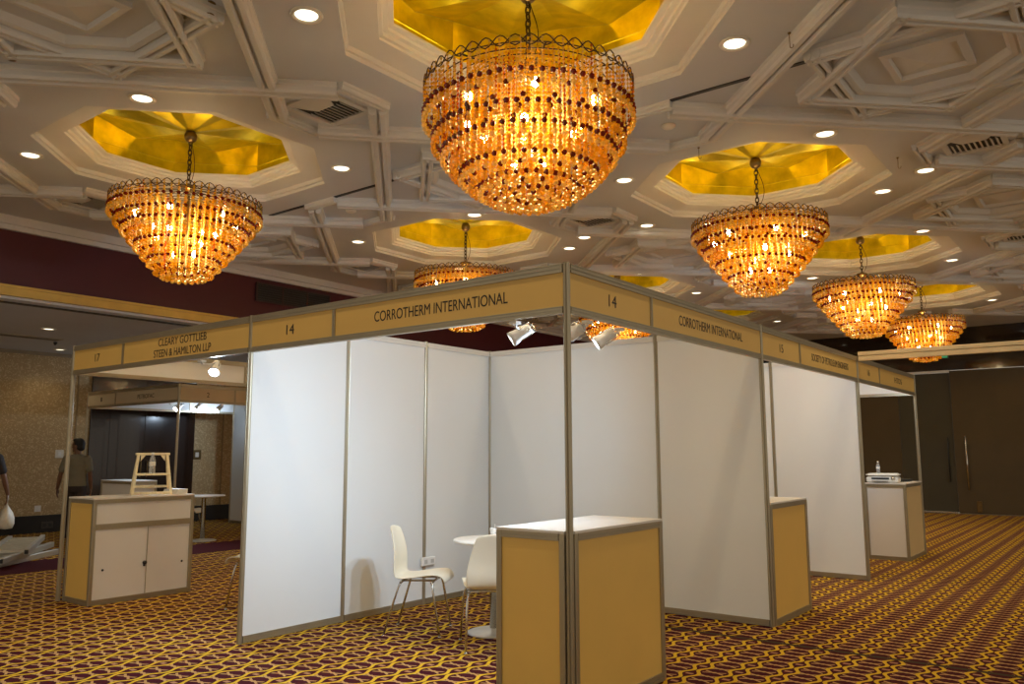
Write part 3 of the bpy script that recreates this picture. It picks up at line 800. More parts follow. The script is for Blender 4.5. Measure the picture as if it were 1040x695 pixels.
# booth spotlights
sp0 = None
def spot(x, y, z, hx, hy, aim, lb, w=SPOT_W, cone=150):
    """mounted at (x,y,z) under a fascia, head centre at (hx,hy,z-0.06), pointing along aim"""
    r = empty('arm_spotlight', (x, y, z)); tag(r, lb, 'spotlight', 'white arm spotlights of the booths')
    d = Vector(aim).normalized(); hc = Vector((hx-x, hy-y, -0.055))
    a = MB(); a.box(-0.025,0.025,-0.025,0.025,-0.018,0.0); a.tube([(0,0,-0.018),(0,0,-0.03),(hc.x*0.6,hc.y*0.6,-0.03),(hc.x,hc.y,hc.z+0.045)], 0.008, 8); a.build('arm', M['whiteplastic'], r)
    q = Vector((0,0,-1)).rotation_difference(d).to_matrix().to_4x4(); q.translation = hc
    a = MB(); a.lathe([(0.0001,0.075),(0.028,0.075),(0.034,0.06),(0.036,0.0),(0.046,-0.045),(0.048,-0.07),(0.044,-0.07),(0.042,-0.062)], 20)
    o = a.build('lamp_head', M['whiteplastic'], r); o.matrix_local = q
    a = MB(); a.lathe([(0.042,-0.063),(0.025,-0.066),(0.0001,-0.067)], 20, caps=False); f = a.build('lamp_face', M['spotface'], r); f.matrix_local = q
    a = MB(); a.tube([(0.052,0,-0.02),(0.052,0,0.03),(0.045,0,0.085),(0,0,0.095),(-0.045,0,0.085),(-0.052,0,0.03),(-0.052,0,-0.02)], 0.004, 6); b = a.build('yoke', M['chrome'], r); b.matrix_local = q
    l = light('lamp', 'SPOT', w, SPOT_C, r, hc+d*0.085, 0.04, None, math.radians(cone), 0.85)
    q2 = q.copy(); q2.translation = hc+d*0.085; l.matrix_local = q2
spot(-0.40, 0.04, 2.215, -0.46, 0.17, (-0.62,-0.48,-0.48), 'lit white spotlight left of the corner post under the left fascia of booth 14')
spot(-0.04, 0.28, 2.215, -0.13, 0.29, (-0.88,0.46,-0.12), 'white spotlight half hidden behind the corner post of booth 14', 120, 100)
spot(-0.04, 0.66, 2.215, -0.15, 0.66, (-0.62,-0.45,-0.52), 'lit white spotlight right of the corner post, in front of the rear chandelier')
spot(-3.75, 0.04, 2.215, -3.75, 0.17, (0.45,-0.45,-0.6), 'glaring white spotlight under the sign of booth 17')
spot(-9.76, 3.23, 2.215, -9.76, 3.36, (0.1,-0.75,-0.6), 'leftmost small spotlight of the rear booth, left of its corner post', 40)
spot(-9.51, 3.58, 2.215, -9.62, 3.60, (0.15,-0.75,-0.6), 'small rear booth spotlight just right of its corner post', 40)
spot(-9.51, 3.98, 2.215, -9.62, 4.00, (0.15,-0.75,-0.6), 'small rear booth spotlight under the figure 2', 40)
spot(-0.034, 3.80, 2.44, -0.14, 3.80, (-0.4,0.8,-0.4), 'spotlight of booth 15 hidden behind its fascia board', 50)
spot(-0.034, 6.60, 2.44, -0.14, 6.60, (-0.5,0.8,-0.05), 'spotlight of the last booth hidden behind its fascia board', 70)
spot(-11.5, 6.146, 2.40, -11.5, 6.00, (-0.6,-0.6,-0.35), 'added unseen rear booth spotlight behind the left wall of booth 14', 60)  # extra lamp added out of view to make the highlight on the dark doors

# counters
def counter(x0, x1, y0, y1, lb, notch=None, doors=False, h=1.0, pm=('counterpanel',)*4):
    """box counter; notch = (sx, sy) corner filled by a booth post; pm = panel materials for -y, +x, +y, -x"""
    r = empty('counter', ((x0+x1)/2, (y0+y1)/2, 0)); tag(r, lb, 'counter', 'panelled booth counters')
    a0, a1, b0, b1 = -(x1-x0)/2, (x1-x0)/2, -(y1-y0)/2, (y1-y0)/2; P = 0.036
    for sx in (-1, 1):
        for sy in (-1, 1):
            cx = (a0 if sx < 0 else a1-P); cy = (b0 if sy < 0 else b1-P)
            if notch == (sx, sy):
                nx = cx-sx*0.046; ny = cy-sy*0.046
                MB().rbox(nx, nx+P, cy, cy+P, 0, h-0.012, 0.004).build('corner_post', M['alu'], r)
                MB().rbox(cx, cx+P, ny, ny+P, 0, h-0.012, 0.004).build('corner_post', M['alu'], r)
            else: MB().rbox(cx, cx+P, cy, cy+P, 0, h-0.012, 0.004).build('corner_post', M['alu'], r)
    n = lambda sx, sy: 0.085 if notch == (sx, sy) else P
    def side(name, horiz, c, s0, s1, m, z0=0.05, z1=None):
        z1 = z1 or h-0.052
        a = MB()
        if horiz: a.box(s0, s1, c-0.004, c+0.004, z0, z1)
        else: a.box(c-0.004, c+0.004, s0, s1, z0, z1)
        return a.build(name, M[m], r)
    tr_, br_ = MB(), MB()
    for sy, c in ((-1, b0+P/2), (1, b1-P/2)):
        s0, s1 = a0+n(-1, sy), a1-n(1, sy)
        for mb, z0, z1 in ((tr_, h-0.052, h-0.012), (br_, 0.0, 0.05)):
            mb.box(s0, s1, c-0.016, c+0.016, z0, z0+(z1-z0)*0.42); mb.box(s0, s1, c-0.011, c+0.011, z0+(z1-z0)*0.42, z0+(z1-z0)*0.58); mb.box(s0, s1, c-0.016, c+0.016, z0+(z1-z0)*0.58, z1)
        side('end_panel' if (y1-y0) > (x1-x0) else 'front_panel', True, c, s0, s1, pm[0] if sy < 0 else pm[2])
    for sx, c in ((-1, a0+P/2), (1, a1-P/2)):
        s0, s1 = b0+n(sx, -1), b1-n(sx, 1)
        for mb, z0, z1 in ((tr_, h-0.052, h-0.012), (br_, 0.0, 0.05)):
            mb.box(c-0.016, c+0.016, s0, s1, z0, z0+(z1-z0)*0.42); mb.box(c-0.011, c+0.011, s0, s1, z0+(z1-z0)*0.42, z0+(z1-z0)*0.58); mb.box(c-0.016, c+0.016, s0, s1, z0+(z1-z0)*0.58, z1)
        if doors and sx == 1:
            side('apron_panel', False, c, s0, s1, 'cntwhite', 0.755, h-0.052)
            a = MB(); a.box(c-0.016, c+0.016, s0, s1, 0.70, 0.722); a.box(c-0.011, c+0.011, s0, s1, 0.722, 0.730); a.box(c-0.016, c+0.016, s0, s1, 0.730, 0.755); a.build('middle_rail', M['alu'], r)
            mid = (s0+s1)/2
            d1_ = MB().box(c+0.001, c+0.007, s0, mid+0.03, 0.05, 0.70).build('sliding_door', M['cntwhite'], r)
            d2_ = MB().box(c-0.008, c-0.001, mid-0.03, s1, 0.05, 0.70).build('sliding_door', M['cntwhite'], r)
            MB().box(c+0.001, c+0.010, mid+0.030, mid+0.037, 0.05, 0.70).build('edge_strip', M['alu'], d1_)
            a = MB(); a.tube([(c+0.007,s0+0.09,0.32),(c+0.013,s0+0.09,0.32)], 0.011, 12); a.build('finger_hole', M['blackplastic'], d1_)
            a = MB(); a.tube([(c-0.001,s1-0.07,0.32),(c+0.004,s1-0.07,0.32)], 0.011, 12); a.build('finger_hole', M['blackplastic'], d2_)
            a = MB(); a.tube([(c+0.007,mid+0.012,0.35),(c+0.030,mid+0.012,0.35)], 0.018, 14); a.prism([(c+0.012,mid+0.0),(c+0.03,mid+0.0),(c+0.03,mid+0.012),(c+0.012,mid+0.024)], 0.315, 0.338)
            a.build('door_lock', M['blackplastic'], d1_)
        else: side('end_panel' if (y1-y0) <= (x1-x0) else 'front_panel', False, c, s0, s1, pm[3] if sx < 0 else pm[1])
    tr_.build('top_rail', M['alu'], r); br_.build('bottom_rail', M['alu'], r)
    c4 = [(a0+0.002,b0+0.002),(a1-0.002,b0+0.002),(a1-0.002,b1-0.002),(a0+0.002,b1-0.002)]
    poly = []
    for (px, py), s in zip(c4, ((-1,-1),(1,-1),(1,1),(-1,1))):
        if notch == s:
            e1, e2 = (px-s[0]*0.046, py), (px, py-s[1]*0.046); m_ = (px-s[0]*0.046, py-s[1]*0.046)
            poly += [e1, m_, e2] if s in ((1,-1),(-1,1)) else [e2, m_, e1]
        else: poly.append((px, py))
    MB().prism(poly, h-0.012, h+0.002).build('counter_top', M['cntwhite'], r)
    return r
counter(-0.50, 0.022, -0.022, 1.06, 'tall warm-lit counter at the corner post, nearest the camera', notch=(1,-1))
counter(-0.50, 0.022, 3.024, 3.96, 'warm-lit counter standing behind the post of booth 15')
counter(-0.50, 0.022, 7.97, 8.975, 'farthest counter at right with a printer on top', pm=('cntwhite','paleboard','cntwhite','cntwhite'))
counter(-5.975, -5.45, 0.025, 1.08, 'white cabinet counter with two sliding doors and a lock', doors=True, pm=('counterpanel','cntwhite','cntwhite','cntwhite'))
counter(-10.72, -9.75, 2.65, 3.06, 'grey-framed counter in front of the dark doors behind the wooden step stool', pm=('cntwhite',)*4)

# ------------------------------------------------------------------ furniture and small things
def make_chair():
    r = empty('shell_chair')
    # profile along local y: front +y ; (y, z, half width)
    pr = [(0.235,0.405,0.185),(0.232,0.432,0.195),(0.205,0.455,0.205),(0.15,0.463,0.212),(0.06,0.452,0.215),(-0.03,0.437,0.212),(-0.11,0.428,0.205),(-0.165,0.435,0.20),
          (-0.195,0.47,0.205),(-0.200,0.53,0.212),(-0.195,0.60,0.200),(-0.205,0.68,0.178),(-0.225,0.76,0.155),(-0.243,0.815,0.138),(-0.25,0.84,0.115)]
    n = 9; vs = []
    for k, (y, z, w) in enumerate(pr):
        for i in range(n):
            s = -1+2*i/(n-1); bow = 0.018*(s*s)
            if k <= 7: vs.append((s*w, y, z+bow*(0.8 if k > 1 else 0.2)))
            else: vs.append((s*w, y+bow*1.6, z-(0.02*s*s if k == len(pr)-1 else 0)))
    fs = [(k*n+i, k*n+i+1, (k+1)*n+i+1, (k+1)*n+i) for k in range(len(pr)-1) for i in range(n-1)]
    a = MB(); a.add(vs, fs, True); o = a.build('seat_shell', M['chairwhite'], r)
    so_ = o.modifiers.new('thickness', 'SOLIDIFY'); so_.thickness = 0.012; so_.offset = 0
    su = o.modifiers.new('smooth', 'SUBSURF'); su.levels = 1; su.render_levels = 2
    a = MB()
    for y in (-0.12, 0.13): a.tube([(-0.19,y,0.415),(0.19,y,0.415)], 0.009, 8)
    for x in (-0.10, 0.10): a.tube([(x,-0.13,0.415),(x,0.14,0.418)], 0.008, 8)
    a.build('seat_frame', M['chrome'], r)
    for sx in (-1, 1):
        for y, fy in ((0.13, 0.205), (-0.12, -0.245)):
            a = MB(); a.tube([(sx*0.10,y,0.413),(sx*0.165,y,0.412),(sx*0.185,y+(fy-y)*0.08,0.395),(sx*0.195,y+(fy-y)*0.2,0.35),(sx*0.215,fy,0.008)], 0.0095, 8)
            a.lathe([(0.012,0.0),(0.012,0.014)], 8, c=(sx*0.215,fy,0)); a.build('leg', M['chrome'], r)
    return r
ch0 = make_chair()
def place(o, x, y, ang, lb):
    o.location = (x, y, 0); o.rotation_euler = (0, 0, math.radians(ang)-PI/2); tag(o, lb, 'chair', 'white moulded shell chairs')
place(ch0, -2.20, 1.13, 30, 'white shell chair seen from the side, left of the round table in booth 14')
place(copy_tree(ch0), -1.44, 1.10, 136, 'white shell chair seen from behind, partly covering the round table in booth 14')
place(copy_tree(ch0), -4.22, 1.00, 217, 'white shell chair in booth 17, mostly hidden behind the front post')
place(copy_tree(ch0), -10.55, 4.06, 37, 'white shell chair under the small round table of the rear booth')
def make_table(r_=0.335, h=0.735):
    r = empty('round_table')
    a = MB(); a.lathe([(0.0001,h-0.026),(r_-0.03,h-0.026),(r_-0.004,h-0.02),(r_,h-0.012),(r_-0.002,h-0.003),(r_-0.008,h),(0.0001,h)], 48); fixn(a.build('table_top', M['whiteplastic'], r))
    a = MB(); a.lathe([(0.036,0.02),(0.036,h-0.05),(0.11,h-0.027)], 24); a.build('column', M['chrome'], r)
    a = MB(); a.lathe([(0.22,0.0),(0.222,0.008),(0.20,0.016),(0.06,0.026),(0.037,0.04)], 40); a.build('base_disc', mat('brushed_steel_disc', (0.72,0.72,0.70), 0.35, 0.6), r)
    return r
t0 = make_table(); t0.location = (-1.70, 1.46, 0); tag(t0, 'white round table with steel column inside booth 14', 'table', 'small round tables')
t1 = copy_tree(t0); t1.location = (-9.78, 3.90, 0); tag(t1, 'small white round table of the rear booth seen under sign 17', 'table', 'small round tables')
def make_bottle(s=1.0):
    r = empty('water_bottle'); a = MB()
    a.lathe([(0.0001,0.0),(0.028*s,0.0),(0.031*s,0.006*s),(0.031*s,0.06*s),(0.029*s,0.065*s),(0.031*s,0.07*s),(0.031*s,0.13*s),(0.026*s,0.155*s),(0.013*s,0.185*s),(0.012*s,0.195*s)], 16); a.build('body', M['bottle'], r)
    a = MB(); a.lathe([(0.0315*s,0.075*s),(0.0318*s,0.076*s),(0.0318*s,0.118*s),(0.0315*s,0.119*s)], 16, caps=False); a.build('paper_sleeve', M['whiteplastic'], r)
    a = MB(); a.lathe([(0.014*s,0.192*s),(0.0145*s,0.195*s),(0.0145*s,0.212*s),(0.012*s,0.214*s)], 14); a.build('cap', M['whiteplastic'], r)
    return r
b0 = make_bottle()
# step stool on the cabinet counter
r = empty('step_stool', (-5.80, 0.78, 1.002), math.radians(-24)); tag(r, 'pale wooden step stool standing on the white cabinet counter', 'step stool')
ys = 0.185
MB().rbox(-0.05,0.06,-0.165,0.165,0.405,0.43,0.004).build('top_step', M['wood'], r)
MB().rbox(0.035,0.105,-0.175,0.175,0.195,0.218,0.004).build('lower_step', M['wood'], r)
for sy in (-1, 1):
    a = MB(); a.add([(0.105,sy*ys-0.013,0),(0.14,sy*ys-0.013,0),(0.14,sy*ys+0.013,0),(0.105,sy*ys+0.013,0),(0.025,sy*0.14-0.013,0.41),(0.058,sy*0.14-0.013,0.41),(0.058,sy*0.14+0.013,0.41),(0.025,sy*0.14+0.013,0.41)],
        [(3,2,1,0),(4,5,6,7),(0,1,5,4),(1,2,6,5),(2,3,7,6),(3,0,4,7)]); a.build('leg', M['wood'], r)
    a = MB(); a.add([(-0.15,sy*ys-0.011,0),(-0.12,sy*ys-0.011,0),(-0.12,sy*ys+0.011,0),(-0.15,sy*ys+0.011,0),(-0.045,sy*0.14-0.011,0.41),(-0.015,sy*0.14-0.011,0.41),(-0.015,sy*0.14+0.011,0.41),(-0.045,sy*0.14+0.011,0.41)],
        [(3,2,1,0),(4,5,6,7),(0,1,5,4),(1,2,6,5),(2,3,7,6),(3,0,4,7)]); a.build('leg', M['wood'], r)
    a = MB(); a.prism([(0,0),(0.045,0),(0,0.06)], -0.008, 0.008); b = a.build('corner_brace', M['wood'], r, (0.052, sy*0.118, 0.404), (PI/2, 0, PI/2 if sy < 0 else -PI/2)); b.rotation_euler = (-PI/2, 0, (PI/2 if sy < 0 else -PI/2))
MB().rbox(0.112,0.132,-ys-0.012,ys+0.012,0.004,0.028,0.003).build('stretcher', M['wood'], r)
MB().rbox(-0.145,-0.128,-ys,ys,0.06,0.085,0.003).build('stretcher', M['wood'], r)
mw = Matrix.Translation((-5.80,0.78,1.002)) @ Matrix.Rotation(math.radians(-24), 4, 'Z')
p = mw @ Vector((0.07, -0.005, 0.219)); b0.location = p; tag(b0, 'small water bottle standing on the wooden step stool', 'bottle', 'clear water bottles')
r = empty('small_cup', (-1.84, 1.62, 0.735)); tag(r, 'tiny white cup on the white round table inside booth 14', 'cup')
a = MB(); a.lathe([(0.0001,0.0),(0.020,0.0),(0.027,0.05),(0.029,0.065),(0.026,0.065),(0.019,0.006),(0.0001,0.005)], 18); fixn(a.build('cup_body', M['whiteplastic'], r))
a = MB(); a.tube([(0.004,0,0.006),(0.02,0.0,0.10)], 0.003, 6); a.build('stirrer', M['whiteplastic'], r)
r = empty('paper_stack', (-5.70, 1.0, 1.002), 0.2); tag(r, 'small stack of white papers at the right end of the cabinet counter', 'papers')
for k in range(4): MB().box(-0.11+0.004*k,0.10+0.003*k,-0.072+0.003*k,0.072-0.002*k,0.012*k,0.012*k+0.0115).build('paper_bundle', M['whiteplastic'], r)
# printer, bottle and laptop on the farthest counter
r = empty('desk_printer', (-0.30, 8.20, 1.002), math.radians(6)); tag(r, 'white desktop printer on the farthest counter at right', 'printer')
MB().rbox(-0.20,0.20,-0.15,0.17,0.0,0.085,0.02).build('body', M['whiteplastic'], r, bevel=0.006)
MB().rbox(-0.205,0.205,-0.155,0.175,0.086,0.125,0.03).build('scanner_lid', M['whiteplastic'], r, bevel=0.008)
MB().rbox(-0.13,0.09,-0.154,-0.149,0.045,0.07,0.002).build('paper_slot', M['blackplastic'], r)
MB().rbox(-0.12,0.08,-0.22,-0.15,0.02,0.03,0.002).build('paper_tray', mat('grey_plastic', (0.42,0.41,0.39), 0.4), r)
a = MB(); a.tube([(0.14,-0.157,0.06),(0.14,-0.150,0.06)], 0.028, 16); a.build('dial', M['chrome'], r)
b2 = copy_tree(b0); b2.scale = (0.75,0.75,0.75); b2.location = (-0.37, 8.24, 1.128); tag(b2, 'water bottle standing on the white printer', 'bottle', 'clear water bottles')
r = empty('laptop', (-0.20, 8.70, 1.002), math.radians(80)); tag(r, 'closed black laptop beside the printer on the farthest counter', 'laptop')
MB().rbox(-0.15,0.15,-0.11,0.11,0,0.022,0.005).build('base', M['blackplastic'], r); MB().rbox(-0.15,0.15,-0.11,0.11,0.024,0.036,0.004).build('lid', M['blackplastic'], r)
# wall fittings
r = empty('power_socket', (-2.984, 2.03, 0.40)); tag(r, 'white double power socket on the left wall panel of booth 14', 'power socket')
MB().rbox(0,0.03,-0.09,0.09,-0.04,0.04,0.005).build('box', M['whiteplastic'], r)
for y in (-0.045,0.045): MB().box(0.03,0.033,y-0.02,y+0.02,-0.018,0.018).build('outlet', mat('socket_grey', (0.55,0.54,0.5), 0.4), r)
for y, z, m, lb, s in ((5.95,1.38,'switch','bronze switch plate on the wallpaper right of the dark doors',0.10), (3.16,1.41,'lensring','pale thermostat on the wallpaper left of the man',0.075), (2.85,0.43,'whiteplastic','small white socket low on the wallpaper above the black skirting',0.055)):
    r = empty('wall_plate', (WLX, y, z)); tag(r, lb, 'wall plate')
    MB().rbox(0,0.012,-s,s,-s,s,0.004).build('plate', M[m], r); MB().rbox(0.012,0.02,-s*0.4,s*0.4,-s*0.5,s*0.5,0.003).build('rocker', M['lensring' if m == 'switch' else 'whiteplastic'], r)
r = empty('skirting_outlet', (WLX+0.03, 3.02, 0.13)); tag(r, 'dark outlet box set in the black skirting at left', 'outlet')
MB().rbox(0,0.012,-0.10,0.10,-0.06,0.06,0.003).build('plate', mat('dark_outlet_plate', (0.05,0.04,0.035), 0.4), r)
for y in (-0.05,0.05): MB().box(0.012,0.014,y-0.03,y+0.03,-0.03,0.03).build('outlet', M['blackplastic'], r)
r = empty('exit_light', (-1.02, RY-0.05, 3.62)); tag(r, 'small green lit exit light on the dark soffit behind the cross beam', 'exit light')
MB().rbox(-0.16,0.16,0,0.05,-0.07,0.07,0.004).build('housing', M['blackplastic'], r); MB().box(-0.145,0.145,-0.004,0.0,-0.055,0.055).build('lit_panel', M['greenlit'], r)
# aluminium ladder frames lying on the floor at left
def frame_piece(x, y, z, ang, L_, wd, lb):
    r = empty('aluminium_frame', (x, y, z), math.radians(ang)); tag(r, lb, 'frame', 'aluminium frames stacked on the floor')
    for s in (-1, 1):
        MB().rbox(-L_/2, L_/2, s*wd/2-0.03, s*wd/2+0.03, 0, 0.075, 0.006).build('side_rail', M['alu_bright'], r)
        for e in (-1, 1): MB().rbox(e*(L_/2+0.006)-0.006, e*(L_/2+0.006)+0.006, s*wd/2-0.022, s*wd/2+0.022, 0.012, 0.063, 0.003).build('end_cap', M['blackplastic'], r)
    k = int(L_/0.28)
    for i in range(k):
        xx = -L_/2+0.14+i*(L_-0.28)/(k-1)
        MB().rbox(xx-0.017, xx+0.017, -wd/2+0.03, wd/2-0.03, 0.02, 0.055, 0.004).build('rung', M['alu_bright'], r)
frame_piece(-9.45, 0.80, 0.0, 128, 1.9, 0.42, 'lowest aluminium ladder frame of the stack on the floor at left')
frame_piece(-9.55, 0.95, 0.077, 140, 1.9, 0.42, 'middle aluminium ladder frame of the stack on the floor at left')
frame_piece(-9.75, 1.10, 0.154, 152, 2.0, 0.42, 'top aluminium ladder frame of the stack on the floor at left')

# ------------------------------------------------------------------ people
def capsule(mb, pts, n=12):
    """pts: [(x,y,z,r or (rx,ry))]: overlapping tapered pieces that a voxel remesh fuses into one surface"""
    for i in range(len(pts)):
        x, y, z, r_ = pts[i]
        rr_ = r_ if not isinstance(r_, tuple) else max(r_)
        if isinstance(r_, tuple): mb.ball((x,y,z), 1.0, n, 8, (r_[0], r_[1], min(r_)*0.9))
        else: mb.ball((x,y,z), r_, n, 8)
        if i < len(pts)-1 and not isinstance(r_, tuple) and not isinstance(pts[i+1][3], tuple):
            mb.tube([pts[i][:3], pts[i+1][:3]], [r_, pts[i+1][3]], n)
def loft(mb, rings, n=20):
    vs = []; fs = []
    for x, y, z, rx, ry in rings:
        for i in range(n):
            t = 2*PI*i/n; vs.append((x+rx*math.cos(t), y+ry*math.sin(t), z))
    for k in range(len(rings)-1):
        for i in range(n): fs.append((k*n+i, k*n+(i+1) % n, (k+1)*n+(i+1) % n, (k+1)*n+i))
    fs += [tuple(range(n-1, -1, -1)), tuple(range((len(rings)-1)*n, len(rings)*n))]
    mb.add(vs, fs, True)
def fuse(o, vox, it=2):
    m_ = o.modifiers.new('one_surface', 'REMESH'); m_.mode = 'VOXEL'; m_.voxel_size = vox; m_.use_smooth_shade = True
    s = o.modifiers.new('soften', 'SMOOTH'); s.factor = 0.5; s.iterations = it
def hand(mb, w, side, d=(0,0,-1)):
    """relaxed hand hanging from wrist point w; side = +1 right, -1 left; palm faces the thigh"""
    x, y, z = w
    mb.ball((x,y+0.004,z-0.05), 1, 12, 8, (0.017,0.040,0.052))
    for k, (oy, ln) in enumerate(((0.030,0.068),(0.011,0.078),(-0.009,0.072),(-0.027,0.056))):
        cx = -side*0.008
        pts = [(x,y+oy,z-0.085,0.0095),(x+cx*0.4,y+oy,z-0.085-ln*0.42,0.009),(x+cx*1.4,y+oy-0.003,z-0.085-ln*0.74,0.0082),(x+cx*3,y+oy-0.006,z-0.085-ln*0.97,0.0072)]
        capsule(mb, pts, 8)
    capsule(mb, [(x-side*0.006,y+0.030,z-0.025,0.013),(x-side*0.014,y+0.052,z-0.055,0.0105),(x-side*0.018,y+0.056,z-0.088,0.0085)], 8)
def person(name_lb, loc, rz, shirt, h=1.68, head_turn=0.0, arm=((0.10,0.02),(0.06,0.0)), pack=None):
    """facing local +y; arm = ((left swing out, fwd),(right swing out, fwd))"""
    r = empty('person', loc, rz); tag(r, name_lb, 'person', None)
    k = h/1.70; b = MB()
    # legs
    legs = {}
    for s, fy in ((-1, 0.05), (1, -0.06)):
        legs[s] = [(s*0.085,0,0.86,0.082),(s*0.092,fy*0.5+0.012,0.48,0.056),(s*0.092,fy*0.8-0.005,0.36,0.054),(s*0.095,fy-0.015,0.09,0.036)]
        capsule(b, legs[s]); b.ball((s*0.10,fy+0.05,0.035), 1, 12, 8, (0.042,0.115,0.035))
    loft(b, [(0,0,0.80,0.13,0.10),(0,0,0.90,0.158,0.112),(0,0.005,1.02,0.142,0.10),(0,0.01,1.16,0.150,0.108),(0,0.008,1.28,0.168,0.115),(0,0,1.36,0.165,0.10),(0,-0.005,1.41,0.11,0.075),(0,-0.004,1.44,0.06,0.06)])
    capsule(b, [(0,-0.006,1.40,0.060),(0,0.006,1.50,0.053)])
    arms = {}
    for s, (so_, sf) in ((-1, arm[0]), (1, arm[1])):
        sh = (s*0.178,-0.004,1.365); el = (s*(0.205+so_*0.5), -0.012+sf*0.4, 1.085); wr_ = (s*(0.205+so_), 0.02+sf, 0.845)
        arms[s] = [(*sh,0.050),(sh[0]*0.5+el[0]*0.5,(sh[1]+el[1])/2,1.225,0.043),(*el,0.037),(el[0]*0.6+wr_[0]*0.4,el[1]*0.6+wr_[1]*0.4,0.985,0.037),(*wr_,0.026)]
        capsule(b, arms[s]); hand(b, wr_, s)
    # head, turned about the neck
    ct, st = math.cos(head_turn), math.sin(head_turn)
    def hp(x, y, z): return (x*ct-(y)*st, x*st+y*ct+0.012, z+1.585)
    hb = MB()
    hb.ball((0,0,0.02), 1, 20, 14, (0.075,0.095,0.105)); hb.ball((0,0.030,-0.055), 1, 16, 10, (0.056,0.062,0.060)); hb.ball((0,0.078,-0.088), 1, 10, 8, (0.025,0.018,0.02))
    capsule(hb, [(0,0.094,0.018,0.009),(0,0.108,-0.022,0.013)], 8)
    for s in (-1, 1):
        hb.ball((s*0.075,-0.004,-0.005), 1, 10, 8, (0.010,0.020,0.032)); hb.ball((s*0.013,0.100,-0.024), 0.009, 8, 6); hb.ball((s*0.032,0.082,0.032), 1, 8, 6, (0.024,0.012,0.008))
    hb.ball((0,0.088,-0.055), 1, 10, 6, (0.024,0.012,0.006)); hb.ball((0,0.086,-0.066), 1, 10, 6, (0.021,0.012,0.007))
    b.add([hp(*v) for v in hb.v], hb.f, True)
    o = b.build('body', M['skin'], r); fuse(o, 0.0075)
    e = MB()
    for s in (-1, 1): e.add([hp(*v) for v in (lambda q: (q.ball((s*0.031,0.083,0.012), 0.0115, 10, 8), q.v)[1])(MB())], (lambda q: (q.ball((0,0,0), 1, 10, 8), q.f)[1])(MB()), True)
    e.build('eyes', mat('dark_eye', (0.03,0.02,0.015), 0.2), r)
    hr = MB(); hr.ball((0,-0.018,0.035), 1, 20, 12, (0.084,0.098,0.104)); hr.ball((0,-0.045,-0.02), 1, 16, 10, (0.076,0.070,0.075)); hr.ball((0.01,0.045,0.100), 1, 14, 8, (0.062,0.055,0.036))
    hh = MB(); hh.add([hp(*v) for v in hr.v], hr.f, True); o = hh.build('hair', M['hair'], r); fuse(o, 0.010, 1)
    # clothes
    c = MB(); loft(c, [(0,0,0.88,0.176,0.130),(0,0.0,0.93,0.176,0.130),(0,0.005,1.04,0.163,0.122),(0,0.01,1.16,0.168,0.126),(0,0.008,1.28,0.184,0.132),(0,0,1.365,0.182,0.115),(0,-0.005,1.415,0.125,0.088),(0,-0.004,1.440,0.078,0.074)])
    for s in (-1, 1):
        a_ = arms[s]; mid = a_[1]
        capsule(c, [(a_[0][0]*0.96,a_[0][1],a_[0][2]-0.005,0.066),(mid[0],mid[1],mid[2],0.060),(mid[0]*0.6+a_[2][0]*0.4,mid[1],1.175,0.060)])
    o = c.build('t_shirt', M[shirt], r); fuse(o, 0.012)
    c = MB(); loft(c, [(0,0,0.78,0.155,0.118),(0,0,0.86,0.172,0.126),(0,0,0.93,0.168,0.122),(0,0.002,0.97,0.155,0.112)])
    for s in (-1, 1):
        g_ = legs[s]; capsule(c, [(g_[0][0],g_[0][1],g_[0][2]-0.02,0.098),(g_[1][0],g_[1][1],g_[1][2],0.076),(g_[2][0],g_[2][1],g_[2][2],0.070),(g_[3][0],g_[3][1],0.085,0.060)])
    o = c.build('trousers', M['trouser'], r); fuse(o, 0.012)
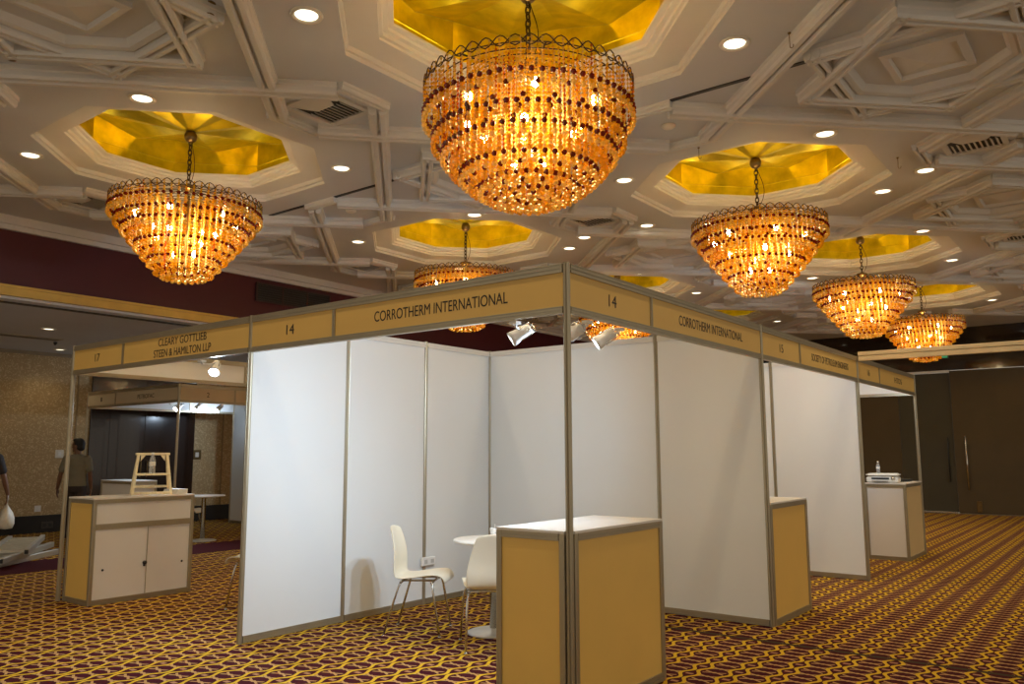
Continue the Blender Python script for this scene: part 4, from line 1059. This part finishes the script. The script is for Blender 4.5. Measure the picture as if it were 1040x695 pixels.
    for s, fy in ((-1, 0.05), (1, -0.06)):
        c = MB(); c.ball((s*0.10,fy+0.045,0.042), 1, 16, 10, (0.050,0.135,0.042)); c.ball((s*0.098,fy-0.03,0.062), 1, 12, 8, (0.046,0.060,0.060))
        c.box(s*0.10-0.045, s*0.10+0.045, fy-0.075, fy+0.165, 0.0, 0.014); o = c.build('shoe', M['shoe'], r); fuse(o, 0.009, 1)
    r.scale = (k, k, k)
    return r, arms
man, _ = person('man in a grey-olive T-shirt seen from behind, standing left of the cabinet counter', (-12.02, 2.86, 0), math.radians(52), 'shirt', 1.66, head_turn=1.25, arm=((0.10,0.05),(0.03,0.04)))
pl = Vector((-10.62, 0.93, 0)); rzp = math.radians(55)
per, arms_ = person('dark-sleeved person at the left picture edge of whom only an arm shows', pl, rzp, 'darkshirt', 1.70, arm=((0.05,0.0),(0.10,0.05)))
wv = Matrix.Translation(pl) @ Matrix.Rotation(rzp, 4, 'Z') @ Vector((arms_[1][-1][0], arms_[1][-1][1]+0.0, 0.745))
r = empty('plastic_bag', wv); tag(r, 'crumpled white plastic bag hanging from the hand at the left picture edge', 'bag')
a = MB(); n = 22; prof = [(0.012,0.0),(0.016,-0.05),(0.05,-0.10),(0.095,-0.16),(0.125,-0.24),(0.13,-0.32),(0.10,-0.385),(0.0001,-0.40)]
rnd = random.Random(5); vs = []; fs = []
for q, (rad, z) in enumerate(prof):
    for i in range(n):
        t = 2*PI*i/n; k = 1+0.13*math.sin(3*t+q)+0.08*math.sin(7*t+2*q)+rnd.uniform(-.03,.03)
        vs.append((rad*k*math.cos(t), rad*k*0.75*math.sin(t), z))
for q in range(len(prof)-1):
    for i in range(n): fs.append((q*n+i, q*n+(i+1) % n, (q+1)*n+(i+1) % n, (q+1)*n+i))
a.add(vs, fs, True); fixn(a.build('sack', M['bag'], r))
a = MB()
for s in (-1, 1): a.tube([(s*0.012,0,-0.02),(s*0.022,0,0.03),(s*0.016,0,0.075),(0,0,0.09)], 0.006, 6)
a.build('handle_loop', M['bag'], r)
